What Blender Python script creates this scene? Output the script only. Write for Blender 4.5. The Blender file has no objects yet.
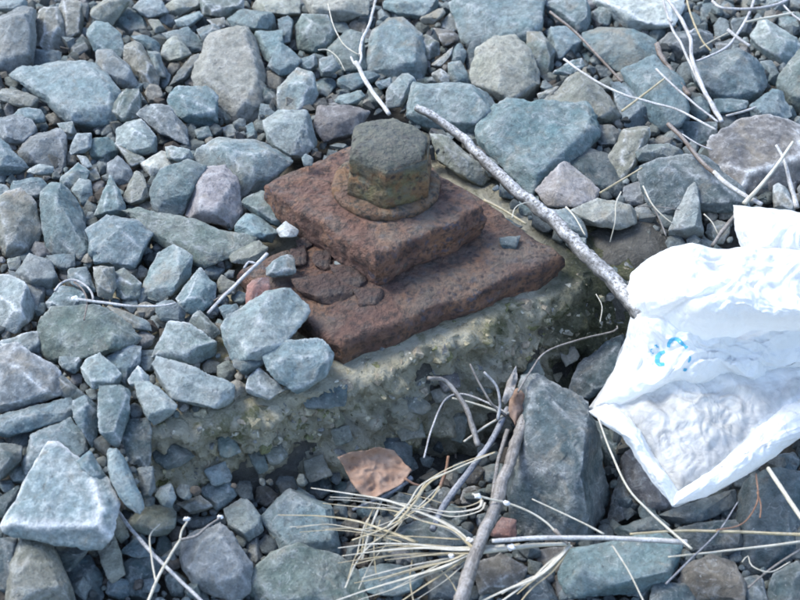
import bpy, bmesh, math, random
from math import radians, sin, cos, pi, sqrt, atan2
from mathutils import Vector, Matrix, noise

# ------------------------------------------------------------------ camera, sky, sun, exposure
SC = bpy.context.scene
COL = SC.collection
PITCH = radians(40.0)
DIST = 1.123
HFOV = radians(28.0)
cam_data = bpy.data.cameras.new('camera')
cam = bpy.data.objects.new('camera', cam_data)
COL.objects.link(cam)
CAM = Vector((0.0, -DIST * cos(PITCH), DIST * sin(PITCH)))
cam.location = CAM
cam.rotation_euler = (pi / 2 - PITCH, 0, 0)
cam_data.sensor_width = 36.0
cam_data.lens = 18.0 / math.tan(HFOV / 2)
cam_data.clip_start = 0.01
cam_data.clip_end = 500.0
cam_data.dof.use_dof = True
cam_data.dof.focus_distance = DIST + 0.02
cam_data.dof.aperture_fstop = 14.0
SC.camera = cam

SUN_EL, SUN_AZ = radians(52.0), radians(-62.0)      # azimuth from +Y (away from camera), negative = towards -X
world = bpy.data.worlds.new('World')
SC.world = world
world.use_nodes = True
wn = world.node_tree
for n_ in list(wn.nodes):
    wn.nodes.remove(n_)
wo = wn.nodes.new('ShaderNodeOutputWorld')
bg = wn.nodes.new('ShaderNodeBackground')
sky = wn.nodes.new('ShaderNodeTexSky')
sky.sky_type = 'NISHITA'
sky.sun_disc = False
sky.sun_elevation = SUN_EL
sky.sun_rotation = SUN_AZ
sky.air_density = 1.0
sky.dust_density = 1.2
sky.ozone_density = 0.3
bg.inputs['Strength'].default_value = 0.15
wn.links.new(sky.outputs[0], bg.inputs[0])
wn.links.new(bg.outputs[0], wo.inputs[0])

sun_data = bpy.data.lights.new('sun', 'SUN')
sun_data.energy = 1.45
sun_data.angle = radians(22.0)
sun_data.color = (1.0, 0.99, 0.91)
sun = bpy.data.objects.new('sun', sun_data)
COL.objects.link(sun)
sd = Vector((sin(SUN_AZ) * cos(SUN_EL), cos(SUN_AZ) * cos(SUN_EL), sin(SUN_EL)))
sun.rotation_euler = sd.to_track_quat('Z', 'Y').to_euler()

SC.view_settings.view_transform = 'Standard'
SC.view_settings.look = 'None'
SC.view_settings.gamma = 1.0
SC.view_settings.use_curve_mapping = False
SC.view_settings.exposure = 1.5
SC.cycles.filter_width = 1.7
SC.cycles.use_denoising = True
SC.cycles.transparent_max_bounces = 16

rng = random.Random(7)
TOCAM = Vector((0, -cos(PITCH), sin(PITCH)))
CU = Vector((0, sin(PITCH), cos(PITCH)))            # camera up
TX = math.tan(HFOV / 2)

# ------------------------------------------------------------------ places: photo point -> point of the real ground
def ray(x, y):
    return (Vector((1, 0, 0)) * ((x - 400) / 400 * TX) + CU * ((300 - y) / 400 * TX) - TOCAM).normalized()

def on_z(x, y, z):
    d = ray(x, y)
    return CAM + d * ((z - CAM.z) / d.z)

def on_plane(x, y, P, n):
    d = ray(x, y)
    return CAM + d * ((P - CAM).dot(n) / d.dot(n))

EDGE_PX = [(88, 452), (140, 438), (240, 416), (330, 394), (385, 374), (450, 346), (520, 314), (580, 288), (640, 276)]
EDGE = [on_z(x, y, 0.0) for x, y in EDGE_PX]        # top front edge of the concrete footing (z = 0)

def smooth(a, b, t):
    t = max(0.0, min(1.0, (t - a) / (b - a)))
    return t * t * (3 - 2 * t)

def edge_y(x):
    if x <= EDGE[0].x:
        return EDGE[0].y
    for a, b in zip(EDGE, EDGE[1:]):
        if x <= b.x:
            return a.y + (b.y - a.y) * (x - a.x) / (b.x - a.x)
    return EDGE[-1].y

def G(x, y):
    """height of the gravel bed: level behind the footing, lower in front of it"""
    s = edge_y(x) - y
    inside = smooth(EDGE[0].x - 0.05, EDGE[0].x + 0.02, x) * (1 - smooth(EDGE[-1].x - 0.05, EDGE[-1].x + 0.03, x))
    near = smooth(-0.014, 0.018, s)
    far = smooth(-0.08, 0.16, s)
    drop = near * inside + far * (1 - inside)
    return 0.014 + 0.01 * smooth(0.0, 0.25, -s) - (0.056 + 0.018 * smooth(-0.16, -0.04, x)) * drop

def place(x, y, lift=0.0):
    z = 0.0
    for _ in range(6):
        P = on_z(x, y, z)
        z = G(P.x, P.y) + lift
    return on_z(x, y, z)

# ------------------------------------------------------------------ helpers
def link_mesh(name, bm, mat, parent=None, shade=True):
    me = bpy.data.meshes.new(name)
    bm.to_mesh(me)
    bm.free()
    if shade:
        me.polygons.foreach_set('use_smooth', [True] * len(me.polygons))
    if mat:
        me.materials.append(mat)
    o = bpy.data.objects.new(name, me)
    COL.objects.link(o)
    if parent is not None:
        o.parent = parent
    return o

def tag(o, label=None, cat=None, group=None, kind=None):
    if label: o['label'] = label
    if cat: o['category'] = cat
    if group: o['group'] = group
    if kind: o['kind'] = kind
    return o

def thing(name, loc, label, cat, group=None):
    o = bpy.data.objects.new(name, None)
    o.empty_display_size = 0.02
    COL.objects.link(o)
    o.location = loc
    return tag(o, label, cat, group)

def local(o, root):
    """give a world-space mesh its thing's origin as local space"""
    o.data.transform(Matrix.Translation(-Vector(root.location)))
    return o

# ------------------------------------------------------------------ materials
class NT:
    def __init__(self, name):
        self.m = bpy.data.materials.new(name)
        self.m.use_nodes = True
        self.t = self.m.node_tree
        for n in list(self.t.nodes):
            self.t.nodes.remove(n)
    def n(self, typ, **kw):
        nd = self.t.nodes.new('ShaderNode' + typ)
        for k, v in kw.items():
            if k.startswith('i_'):
                nd.inputs[k[2:]].default_value = v
            else:
                setattr(nd, k, v)
        return nd
    def l(self, a, b):
        self.t.links.new(a, b)
    def noise(self, vec, scale, detail=4.0, rough=0.55, dist=0.0):
        nd = self.n('TexNoise')
        nd.inputs['Scale'].default_value = scale
        nd.inputs['Detail'].default_value = detail
        nd.inputs['Roughness'].default_value = rough
        nd.inputs['Distortion'].default_value = dist
        self.l(vec, nd.inputs['Vector'])
        return nd.outputs['Fac']
    def ramp(self, fac, lo, hi, a=0.0, b=1.0):
        r = self.n('MapRange')
        r.clamp = True
        self.l(fac, r.inputs['Value'])
        r.inputs['From Min'].default_value = lo
        r.inputs['From Max'].default_value = hi
        r.inputs['To Min'].default_value = a
        r.inputs['To Max'].default_value = b
        return r.outputs[0]
    def math(self, op, a, b):
        m = self.n('Math', operation=op)
        for i, v in enumerate((a, b)):
            if isinstance(v, (int, float)): m.inputs[i].default_value = v
            else: self.l(v, m.inputs[i])
        return m.outputs[0]
    def mix(self, fac, a, b, blend='MIX'):
        m = self.n('Mix', data_type='RGBA', blend_type=blend)
        if isinstance(fac, (int, float)): m.inputs[0].default_value = fac
        else: self.l(fac, m.inputs[0])
        for i, v in ((6, a), (7, b)):
            if isinstance(v, tuple): m.inputs[i].default_value = (*v, 1.0)
            else: self.l(v, m.inputs[i])
        return m.outputs[2]
    def bump(self, h, strength, dist, prev=None):
        b = self.n('Bump')
        b.inputs['Strength'].default_value = strength
        b.inputs['Distance'].default_value = dist
        self.l(h, b.inputs['Height'])
        if prev is not None: self.l(prev, b.inputs['Normal'])
        return b.outputs[0]
    def coords(self, shift=True):
        tc = self.n('TexCoord')
        if not shift:
            return tc.outputs['Object']
        oi = self.n('ObjectInfo')
        self.oi = oi
        mul = self.math('MULTIPLY', oi.outputs['Random'], 37.0)
        add = self.n('VectorMath', operation='ADD')
        self.l(tc.outputs['Object'], add.inputs[0])
        self.l(mul, add.inputs[1])
        return add.outputs[0]
    def upness(self):
        g = self.n('NewGeometry')
        self.geo = g
        s = self.n('SeparateXYZ')
        self.l(g.outputs['Normal'], s.inputs[0])
        return s.outputs['Z']
    def principled(self, col, rough, normal=None, spec=0.35):
        p = self.n('BsdfPrincipled')
        if isinstance(col, tuple): p.inputs['Base Color'].default_value = (*col, 1)
        else: self.l(col, p.inputs['Base Color'])
        if isinstance(rough, (int, float)): p.inputs['Roughness'].default_value = rough
        else: self.l(rough, p.inputs['Roughness'])
        p.inputs['Specular IOR Level'].default_value = spec
        if normal is not None: self.l(normal, p.inputs['Normal'])
        return p
    def out(self, sh):
        o = self.n('OutputMaterial')
        self.l(sh, o.inputs[0])
        return self.m

def stone_material():
    """crushed rock: object colour = rock colour, object alpha = how much frost sits on it"""
    t = NT('crushed_rock')
    v = t.coords()
    base = t.oi.outputs['Color']
    big = t.noise(v, 38, 5, 0.6, 0.4)
    mid = t.noise(v, 170, 6, 0.65)
    fine = t.noise(v, 700, 5, 0.7)
    col = t.mix(t.ramp(big, 0.35, 0.68), base, (0.45, 0.43, 0.40), 'MIX')
    col = t.mix(0.30, base, col)
    # warm stains, dusty patches
    col = t.mix(t.ramp(t.noise(v, 62, 5, 0.6, 0.8), 0.56, 0.74, 0, 0.5), col, (0.30, 0.265, 0.21))
    dark = t.ramp(mid, 0.34, 0.66, 0.70, 1.24)
    col = t.mix(1.0, col, dark, 'MULTIPLY')
    sp = t.ramp(fine, 0.36, 0.66, 0.86, 1.15)
    col = t.mix(1.0, col, sp, 'MULTIPLY')
    # pale mineral flecks and thin veins
    wv = t.n('TexVoronoi', feature='DISTANCE_TO_EDGE')
    wv.inputs['Scale'].default_value = 42
    ad = t.n('VectorMath', operation='ADD')
    t.l(v, ad.inputs[0])
    sc = t.n('VectorMath', operation='SCALE'); sc.inputs['Scale'].default_value = 0.03
    nn = t.n('TexNoise'); nn.inputs['Scale'].default_value = 50; t.l(v, nn.inputs['Vector'])
    t.l(nn.outputs['Color'], sc.inputs[0]); t.l(sc.outputs[0], ad.inputs[1]); t.l(ad.outputs[0], wv.inputs['Vector'])
    vein = t.ramp(wv.outputs['Distance'], 0.0, 0.022, 0.35, 0.0)
    vein = t.math('MULTIPLY', vein, t.ramp(big, 0.5, 0.62))
    col = t.mix(vein, col, (0.58, 0.58, 0.57))
    fl = t.ramp(t.noise(v, 420, 3, 0.6), 0.64, 0.74, 0, 0.55)
    col = t.mix(fl, col, (0.52, 0.53, 0.53))
    r2 = t.math('FRACT', t.math('MULTIPLY', t.oi.outputs['Random'], 7.31), 0.0)
    r3 = t.math('FRACT', t.math('MULTIPLY', t.oi.outputs['Random'], 13.7), 0.0)
    pit = t.ramp(t.noise(v, 260, 4, 0.6, 0.3), 0.40, 0.31, 0, 0.55)
    col = t.mix(pit, col, (0.05, 0.055, 0.06))
    scuff = t.ramp(t.noise(v, 95, 7, 0.75, 1.2), 0.53, 0.66, 0, 0.42)
    scuff = t.math('MULTIPLY', scuff, t.ramp(r2, 0.2, 0.9, 0.25, 1.3))
    rst = t.math('MULTIPLY', t.ramp(t.noise(v, 34, 5, 0.6, 0.6), 0.46, 0.66, 0, 0.7), t.ramp(r3, 0.62, 0.95, 0, 1))
    col = t.mix(rst, col, (0.27, 0.235, 0.18))
    col = t.mix(scuff, col, (0.42, 0.45, 0.46))
    # frost: on edges and on faces open to the sky
    up = t.upness()
    ra = t.n('Attribute'); ra.attribute_name = 'rim'; ra.attribute_type = 'GEOMETRY'
    point = t.math('MULTIPLY', ra.outputs['Fac'], t.ramp(t.noise(v, 120, 4, 0.6), 0.42, 0.60, 0.0, 1.0))
    point = t.math('MAXIMUM', point, t.math('MULTIPLY', ra.outputs['Fac'], t.ramp(t.oi.outputs['Alpha'], 0.65, 0.95, 0.0, 0.85)))
    sky_open = t.ramp(up, 0.15, 0.9)
    fr = t.math('ADD', t.math('MULTIPLY', point, 1.25), t.math('MULTIPLY', sky_open, t.ramp(mid, 0.50, 0.74, 0.0, 0.32)))
    fr = t.math('MULTIPLY', fr, t.ramp(fine, 0.30, 0.62, 0.35, 1.0))
    fr = t.math('MULTIPLY', fr, t.oi.outputs['Alpha'])
    fr = t.math('MINIMUM', fr, 0.92)
    col = t.mix(fr, col, (0.80, 0.82, 0.84))
    h = t.math('ADD', t.math('MULTIPLY', mid, 1.0), t.math('MULTIPLY', fine, 0.45))
    h = t.math('ADD', h, t.math('MULTIPLY', t.noise(v, 95, 7, 0.75, 1.2), 1.6))
    nrm = t.bump(h, 0.85, 0.0022)
    p = t.principled(col, t.ramp(mid, 0.3, 0.7, 0.62, 0.92), nrm, 0.35)
    return t.out(p.outputs[0])

def gravel_material():
    t = NT('small_gravel')
    v = t.coords(False)
    a = t.n('Attribute'); a.attribute_name = 'tint'; a.attribute_type = 'GEOMETRY'
    mid = t.noise(v, 220, 5, 0.65)
    fine = t.noise(v, 800, 4, 0.7)
    col = t.mix(1.0, a.outputs['Color'], t.ramp(mid, 0.32, 0.68, 0.6, 1.35), 'MULTIPLY')
    col = t.mix(1.0, col, t.ramp(fine, 0.35, 0.65, 0.75, 1.25), 'MULTIPLY')
    col = t.mix(t.ramp(t.noise(v, 45, 4), 0.52, 0.68, 0, 0.45), col, (0.10, 0.085, 0.065))
    nrm = t.bump(t.math('ADD', mid, fine), 0.7, 0.0012)
    return t.out(t.principled(col, 0.85, nrm, 0.3).outputs[0])

def soil_material():
    t = NT('dark_grit_soil')
    v = t.coords(False)
    a = t.noise(v, 40, 6, 0.65)
    b = t.noise(v, 320, 5, 0.7)
    col = t.mix(t.ramp(a, 0.35, 0.65), (0.060, 0.058, 0.052), (0.135, 0.13, 0.118))
    col = t.mix(t.ramp(b, 0.55, 0.72, 0, 0.8), col, (0.20, 0.195, 0.18))
    nrm = t.bump(t.math('ADD', a, b), 0.9, 0.003)
    return t.out(t.principled(col, 0.95, nrm, 0.2).outputs[0])

def rust_material(name, moss=0.0, dark=0.0, crown=0.0):
    t = NT(name)
    v = t.coords(False)
    a = t.noise(v, 55, 6, 0.6, 0.5)
    b = t.noise(v, 170, 6, 0.7)
    c = t.noise(v, 520, 4, 0.65)
    col = t.mix(t.ramp(a, 0.36, 0.64), (0.130, 0.068, 0.054), (0.215, 0.116, 0.082))
    col = t.mix(t.ramp(t.noise(v, 30, 5, 0.6, 1.0), 0.50, 0.66, 0, 0.75), col, (0.30, 0.155, 0.085))
    col = t.mix(t.ramp(b, 0.49, 0.60, 0, 0.9), col, (0.058, 0.038, 0.033))
    col = t.mix(t.math('MULTIPLY', t.ramp(t.noise(v, 150, 4, 0.6), 0.55, 0.62, 0, 0.8), t.ramp(t.noise(v, 26, 3, 0.5), 0.48, 0.62)), col, (0.085, 0.085, 0.115))
    col = t.mix(t.ramp(c, 0.60, 0.72, 0, 0.6), col, (0.24, 0.115, 0.065))
    col = t.mix(t.ramp(t.noise(v, 90, 5, 0.7), 0.60, 0.74, 0, 0.55), col, (0.22, 0.20, 0.17))
    up = t.upness()
    # greyish grit lying in the hollows of faces turned to the sky
    col = t.mix(t.math('MULTIPLY', t.ramp(up, 0.6, 1.0), t.ramp(t.noise(v, 24, 4, 0.6), 0.44, 0.66, 0, 0.75)), col, (0.185, 0.165, 0.14))
    if dark:
        col = t.mix(dark, col, (0.05, 0.042, 0.042))
    if moss:
        col = t.mix(t.ramp(t.noise(v, 46, 5, 0.65, 0.6), 0.36, 0.60, moss * 0.45, moss), col, (0.190, 0.192, 0.092))
        col = t.mix(t.ramp(t.noise(v, 75, 5, 0.7), 0.50, 0.70, 0, moss * 0.9), col, (0.15, 0.165, 0.15))
        col = t.mix(t.ramp(t.noise(v, 60, 4, 0.6, 0.5), 0.50, 0.62, 0, 0.85), col, (0.225, 0.120, 0.058))
        col = t.mix(t.ramp(b, 0.54, 0.66, 0, 0.85), col, (0.035, 0.036, 0.034))
        sx = t.n('SeparateXYZ'); t.l(v, sx.inputs[0])
        zz = t.math('ADD', sx.outputs['Z'], t.math('MULTIPLY', t.noise(v, 90, 4, 0.6), 0.012))
        col = t.mix(t.ramp(zz, 0.030, 0.036, 0, crown), col, t.mix(t.ramp(b, 0.4, 0.6), (0.095, 0.108, 0.108), (0.17, 0.178, 0.15)))
    vo = t.n('TexVoronoi'); vo.inputs['Scale'].default_value = 210
    t.l(v, vo.inputs['Vector'])
    col = t.mix(t.math('MULTIPLY', t.ramp(vo.outputs['Distance'], 0.42, 0.20), t.ramp(t.noise(v, 34, 4, 0.6), 0.46, 0.60, 0, 0.8)), col, (0.040, 0.032, 0.036))
    h = t.math('ADD', t.math('MULTIPLY', b, 1.2), t.math('MULTIPLY', c, 0.5))
    h = t.math('ADD', h, t.math('MULTIPLY', vo.outputs['Distance'], 0.5))
    h = t.math('ADD', h, t.math('MULTIPLY', t.noise(v, 60, 6, 0.7, 0.8), 1.6))
    nrm = t.bump(h, 1.0, 0.0042)
    return t.out(t.principled(col, t.ramp(b, 0.3, 0.7, 0.55, 0.9), nrm, 0.45).outputs[0])

def concrete_material():
    t = NT('mossy_crumbling_concrete')
    v = t.coords(False)
    a = t.noise(v, 22, 6, 0.65, 0.6)
    b = t.noise(v, 110, 6, 0.7, 0.3)
    c = t.noise(v, 420, 5, 0.7)
    col = t.mix(t.ramp(a, 0.36, 0.66), (0.42, 0.385, 0.275), (0.60, 0.565, 0.445))
    col = t.mix(t.ramp(b, 0.54, 0.68, 0, 0.85), col, (0.42, 0.40, 0.32))
    col = t.mix(t.ramp(b, 0.42, 0.32, 0, 0.7), col, (0.08, 0.074, 0.055))
    col = t.mix(t.ramp(t.noise(v, 30, 5, 0.65, 0.8), 0.54, 0.66, 0, 0.75), col, (0.115, 0.135, 0.045))
    col = t.mix(t.ramp(t.noise(v, 75, 5, 0.7), 0.57, 0.68, 0, 0.55), col, (0.20, 0.20, 0.105))
    col = t.mix(t.ramp(t.noise(v, 48, 6, 0.7, 1.0), 0.47, 0.56, 0, 0.8), col, (0.58, 0.555, 0.45))
    sx = t.n('SeparateXYZ'); t.l(v, sx.inputs[0])
    mossy = t.ramp(t.math('ADD', sx.outputs['X'], t.math('MULTIPLY', t.noise(v, 40, 4, 0.6), 0.08)), 0.175, 0.215, 0, 0.85)
    col = t.mix(mossy, col, t.mix(t.ramp(c, 0.4, 0.6), (0.022, 0.030, 0.012), (0.075, 0.088, 0.036)))
    col = t.mix(t.ramp(c, 0.60, 0.74, 0, 0.7), col, (0.50, 0.48, 0.40))
    col = t.mix(t.ramp(c, 0.38, 0.28, 0, 0.7), col, (0.06, 0.06, 0.045))
    vo = t.n('TexVoronoi'); vo.inputs['Scale'].default_value = 120
    t.l(v, vo.inputs['Vector'])
    h = t.math('ADD', t.math('MULTIPLY', b, 1.5), t.math('ADD', c, t.math('MULTIPLY', vo.outputs['Distance'], 0.7)))
    nrm = t.bump(h, 1.0, 0.006)
    return t.out(t.principled(col, 0.95, nrm, 0.2).outputs[0])

def bark_material(name, c0, c1, frost, fscale=500, up0=-0.1, up1=0.75, stretch=True, fb0=0.30, fb1=0.56):
    t = NT(name)
    tc = t.n('TexCoord')
    v = tc.outputs['Object']
    a = t.noise(v, 90, 5, 0.7, 1.5)
    b = t.noise(v, fscale, 4, 0.7)
    col = t.mix(t.ramp(a, 0.35, 0.65), c0, c1)
    if stretch:
        uv = t.n('Attribute'); uv.attribute_name = 'grain'; uv.attribute_type = 'GEOMETRY'
        g = t.noise(uv.outputs['Vector'], 1.0, 6, 0.7)
        col = t.mix(1.0, col, t.ramp(g, 0.35, 0.65, 0.45, 1.4), 'MULTIPLY')
        h = t.math('ADD', t.math('MULTIPLY', g, 1.5), b)
    else:
        h = b
    if frost > 0:
        up = t.upness()
        f = t.math('MULTIPLY', t.ramp(up, up0, up1), t.ramp(b, fb0, fb1))
        f = t.math('MULTIPLY', f, t.ramp(t.noise(v, 60, 4, 0.6), 0.34, 0.56, 0.25, 1.0))
        f = t.math('MULTIPLY', f, frost)
        col = t.mix(f, col, (0.84, 0.85, 0.88))
    nrm = t.bump(h, 0.8, 0.0008)
    return t.out(t.principled(col, 0.85, nrm, 0.25).outputs[0])

def leaf_material():
    t = NT('dead_brown_leaf')
    v = t.coords(False)
    a = t.noise(v, 60, 5, 0.6, 0.4)
    b = t.noise(v, 300, 5, 0.7)
    col = t.mix(t.ramp(a, 0.35, 0.65), (0.29, 0.175, 0.12), (0.42, 0.30, 0.235))
    col = t.mix(t.ramp(b, 0.56, 0.72, 0, 0.6), col, (0.15, 0.07, 0.04))
    nrm = t.bump(t.math('ADD', a, b), 0.5, 0.001)
    p = t.principled(col, 0.75, nrm, 0.3)
    tr = t.n('BsdfTranslucent'); t.l(col, tr.inputs[0])
    mx = t.n('MixShader'); mx.inputs[0].default_value = 0.2
    t.l(p.outputs[0], mx.inputs[1]); t.l(tr.outputs[0], mx.inputs[2])
    return t.out(mx.outputs[0])

def bag_material(name, clear, col=(0.93, 0.95, 0.96)):
    t = NT(name)
    v = t.coords(False)
    a = t.noise(v, 85, 5, 0.6, 1.0)
    b = t.noise(v, 350, 4, 0.6)
    rd = t.math('ABSOLUTE', t.math('SUBTRACT', t.noise(v, 60, 3, 0.5, 0.8), 0.5), 0.0)
    nrm = t.bump(t.math('ADD', t.math('ADD', a, t.math('MULTIPLY', rd, 4.0)), t.math('MULTIPLY', b, 0.35)), 0.55, 0.0022)
    p = t.principled(col, 0.38, nrm, 0.5)
    tr = t.n('BsdfTranslucent'); tr.inputs[0].default_value = (*col, 1); t.l(nrm, tr.inputs['Normal'])
    m1 = t.n('MixShader'); m1.inputs[0].default_value = 0.35
    t.l(p.outputs[0], m1.inputs[1]); t.l(tr.outputs[0], m1.inputs[2])
    tp = t.n('BsdfTransparent'); tp.inputs[0].default_value = (0.97, 0.98, 1.0, 1)
    m2 = t.n('MixShader')
    if clear > 0:
        t.l(t.ramp(a, 0.35, 0.65, clear * 0.75, clear * 1.25), m2.inputs[0])
    else:
        m2.inputs[0].default_value = 0.0
    t.l(m1.outputs[0], m2.inputs[1]); t.l(tp.outputs[0], m2.inputs[2])
    return t.out(m2.outputs[0])

M_STONE = stone_material()
M_GRAVEL = gravel_material()
M_SOIL = soil_material()
M_RUST = rust_material('pitted_rust')
M_RUST2 = rust_material('dark_pitted_rust', 0.0, 0.22)
M_CHIP = rust_material('dark_scale', 0.0, 0.62)
M_NUT = rust_material('mossy_rust', 0.75, 0.0, 0.85)
M_WASHER = rust_material('stained_rust', 0.2)
M_CONC = concrete_material()
M_STICK = bark_material('frosted_bark', (0.072, 0.070, 0.066), (0.185, 0.178, 0.168), 0.85, 420, 0.0, 0.9, True, 0.36, 0.66)
M_TWIGW = bark_material('rime_covered_twig', (0.32, 0.30, 0.27), (0.46, 0.44, 0.41), 0.68, 700, -0.6, 0.4)
M_TWIGG = bark_material('grey_frosted_twig', (0.22, 0.21, 0.21), (0.38, 0.37, 0.37), 0.65, 700, -0.2, 0.8)
M_TWIGB = bark_material('brown_stem', (0.10, 0.072, 0.055), (0.19, 0.145, 0.115), 0.25, 700, 0.0, 0.9)
M_STRAW = bark_material('pale_straw', (0.50, 0.46, 0.35), (0.66, 0.62, 0.50), 0.35, 500, -0.2, 0.9)
M_STRAWY = bark_material('yellow_straw', (0.42, 0.34, 0.19), (0.58, 0.50, 0.32), 0.2, 500, 0.0, 0.9)
M_STALK = bark_material('weathered_stalk', (0.11, 0.095, 0.08), (0.27, 0.245, 0.22), 0.25, 600, 0.1, 0.9)
M_STALKB = bark_material('blue_grey_stalk', (0.12, 0.125, 0.145), (0.26, 0.275, 0.31), 0.35, 600, 0.1, 0.9)
M_RED = bark_material('reddish_stem', (0.20, 0.10, 0.06), (0.32, 0.18, 0.11), 0.1)
M_BUD = bark_material('frosted_seed_head', (0.6, 0.58, 0.54), (0.75, 0.73, 0.7), 0.8, 900, -0.6, 0.4, False)
M_LEAF = leaf_material()
M_BAG = bag_material('thin_white_plastic', 0.40)
M_BAG2 = bag_material('doubled_white_plastic', 0.07)
M_PRINT = bag_material('pale_blue_print', 0.05, (0.10, 0.46, 0.70))

# ------------------------------------------------------------------ ground
SOILP = on_z(640, 246, 0.0)
def build_ground():
    bm = bmesh.new()
    xs = [-30, -10, -4, -2, -1.2] + [-0.9 + 0.012 * i for i in range(151)] + [1.2, 2, 4, 10, 30]
    ys = [-30, -10, -4, -2, -1.1] + [-0.8 + 0.012 * i for i in range(159)] + [1.4, 2, 4, 10, 30]
    rows = []
    for y in ys:
        rows.append([bm.verts.new((x, y, G(x, y) - 0.030 + 0.024 * math.exp(-((x - SOILP.x) / 0.055) ** 2 - ((y - SOILP.y) / 0.05) ** 2) + 0.006 * noise.noise(Vector((x * 30, y * 30, 3.1))) + 0.003 * noise.noise(Vector((x * 110, y * 110, 1.0))))) for x in xs])
    for a, b in zip(rows, rows[1:]):
        for i in range(len(xs) - 1):
            bm.faces.new((a[i], a[i + 1], b[i + 1], b[i]))
    o = link_mesh('ground', bm, M_SOIL)
    tag(o, 'dark gritty soil under the crushed stone', None, None, 'structure')
build_ground()

# ------------------------------------------------------------------ subdividing and roughening a hull
def refine(bm, target, its=6):
    for _ in range(its):
        es = [e for e in bm.edges if e.calc_length() > target * 1.45]
        if not es:
            break
        bmesh.ops.subdivide_edges(bm, edges=es, cuts=1)
        bmesh.ops.triangulate(bm, faces=[f for f in bm.faces if len(f.verts) > 3])

def hull(bm):
    r = bmesh.ops.convex_hull(bm, input=bm.verts[:])
    junk = {g for g in r['geom_interior'] + r['geom_unused'] if isinstance(g, bmesh.types.BMVert)}
    bmesh.ops.delete(bm, geom=list(junk), context='VERTS')
    bmesh.ops.recalc_face_normals(bm, faces=bm.faces[:])

def chop(bm, r, n):
    """break corners off: flat fracture faces"""
    for _ in range(n):
        d = Vector((r.gauss(0, 1), r.gauss(0, 1) - 0.5, r.gauss(0, 1) + 0.35)).normalized()
        ds = [v.co.dot(d) for v in bm.verts]
        hi, lo = max(ds), min(ds)
        co = d * (hi - (hi - lo) * r.uniform(0.06, 0.16))
        bmesh.ops.bisect_plane(bm, geom=bm.verts[:] + bm.edges[:] + bm.faces[:], dist=1e-7, plane_co=co, plane_no=d, clear_outer=True)
        be = [e for e in bm.edges if e.is_boundary]
        if be:
            bmesh.ops.edgeloop_fill(bm, edges=be)
    bmesh.ops.triangulate(bm, faces=bm.faces[:])
    bmesh.ops.dissolve_degenerate(bm, dist=1e-6, edges=bm.edges[:])
    bmesh.ops.recalc_face_normals(bm, faces=bm.faces[:])

def mark_edges(bm):
    """remember where the broken edges run, open to the sky: frost grows there"""
    lay = bm.verts.layers.float.new('rim')
    bm.normal_update()
    for e in bm.edges:
        if len(e.link_faces) == 2 and e.calc_face_angle(0.0) > 0.42 and e.link_faces[0].normal.z + e.link_faces[1].normal.z > 0.25:
            for v in e.verts:
                v[lay] = 1.0
    hot = [v for v in bm.verts if v[lay] == 1.0]
    for v in hot:
        for e in v.link_edges:
            w = e.other_vert(v)
            if w[lay] < 0.35:
                w[lay] = 0.35

def roughen(bm, ext, seed, k=1.0, rounds=1):
    for _ in range(rounds):
        bmesh.ops.smooth_vert(bm, verts=bm.verts[:], factor=0.18, use_axis_x=True, use_axis_y=True, use_axis_z=True)
    bm.normal_update()
    off = Vector((seed * 13.7, seed * 5.1, seed * 9.3))
    f1, f2, f3 = 1.7 / ext, 5.5 / ext, 16.0 / ext
    mv = []
    for v in bm.verts:
        p = v.co
        a = noise.noise(p * f1 + off)
        b = noise.noise(p * f2 + off)
        c = 1 - 2.4 * abs(noise.noise(p * f3 + off))
        d = noise.noise(p * f3 * 2.6 + off)
        st = math.floor(noise.noise(p * f1 * 1.6 + off * 2) * 5 + 0.5) / 5      # broken ledges
        mv.append(v.normal * (ext * k * (0.022 * a + 0.018 * b + 0.014 * c + 0.008 * d + 0.052 * st)))
    for v, d in zip(bm.verts, mv):
        v.co += d

TONES = {   # rock colours
    'blue': ((0.118, 0.172, 0.190), 'blue-grey'), 'pale': ((0.245, 0.285, 0.292), 'pale grey'),
    'paleblue': ((0.170, 0.232, 0.248), 'light blue-grey'), 'tan': ((0.200, 0.200, 0.170), 'tan-grey'),
    'beige': ((0.31, 0.305, 0.262), 'beige'), 'lilac': ((0.170, 0.185, 0.200), 'lilac-grey'),
    'slate': ((0.062, 0.090, 0.100), 'dark slate-grey'), 'green': ((0.115, 0.150, 0.140), 'greenish grey'),
    'teal': ((0.115, 0.182, 0.195), 'teal-grey'), 'pink': ((0.295, 0.270, 0.268), 'pinkish'),
    'purple': ((0.135, 0.122, 0.130), 'purple-grey'), 'white': ((0.50, 0.50, 0.47), 'whitish'),
    'brick': ((0.27, 0.11, 0.085), 'brick-red'), 'brown': ((0.095, 0.080, 0.066), 'brown'),
    'rust': ((0.050, 0.040, 0.036), 'rust-brown'),
}

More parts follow.
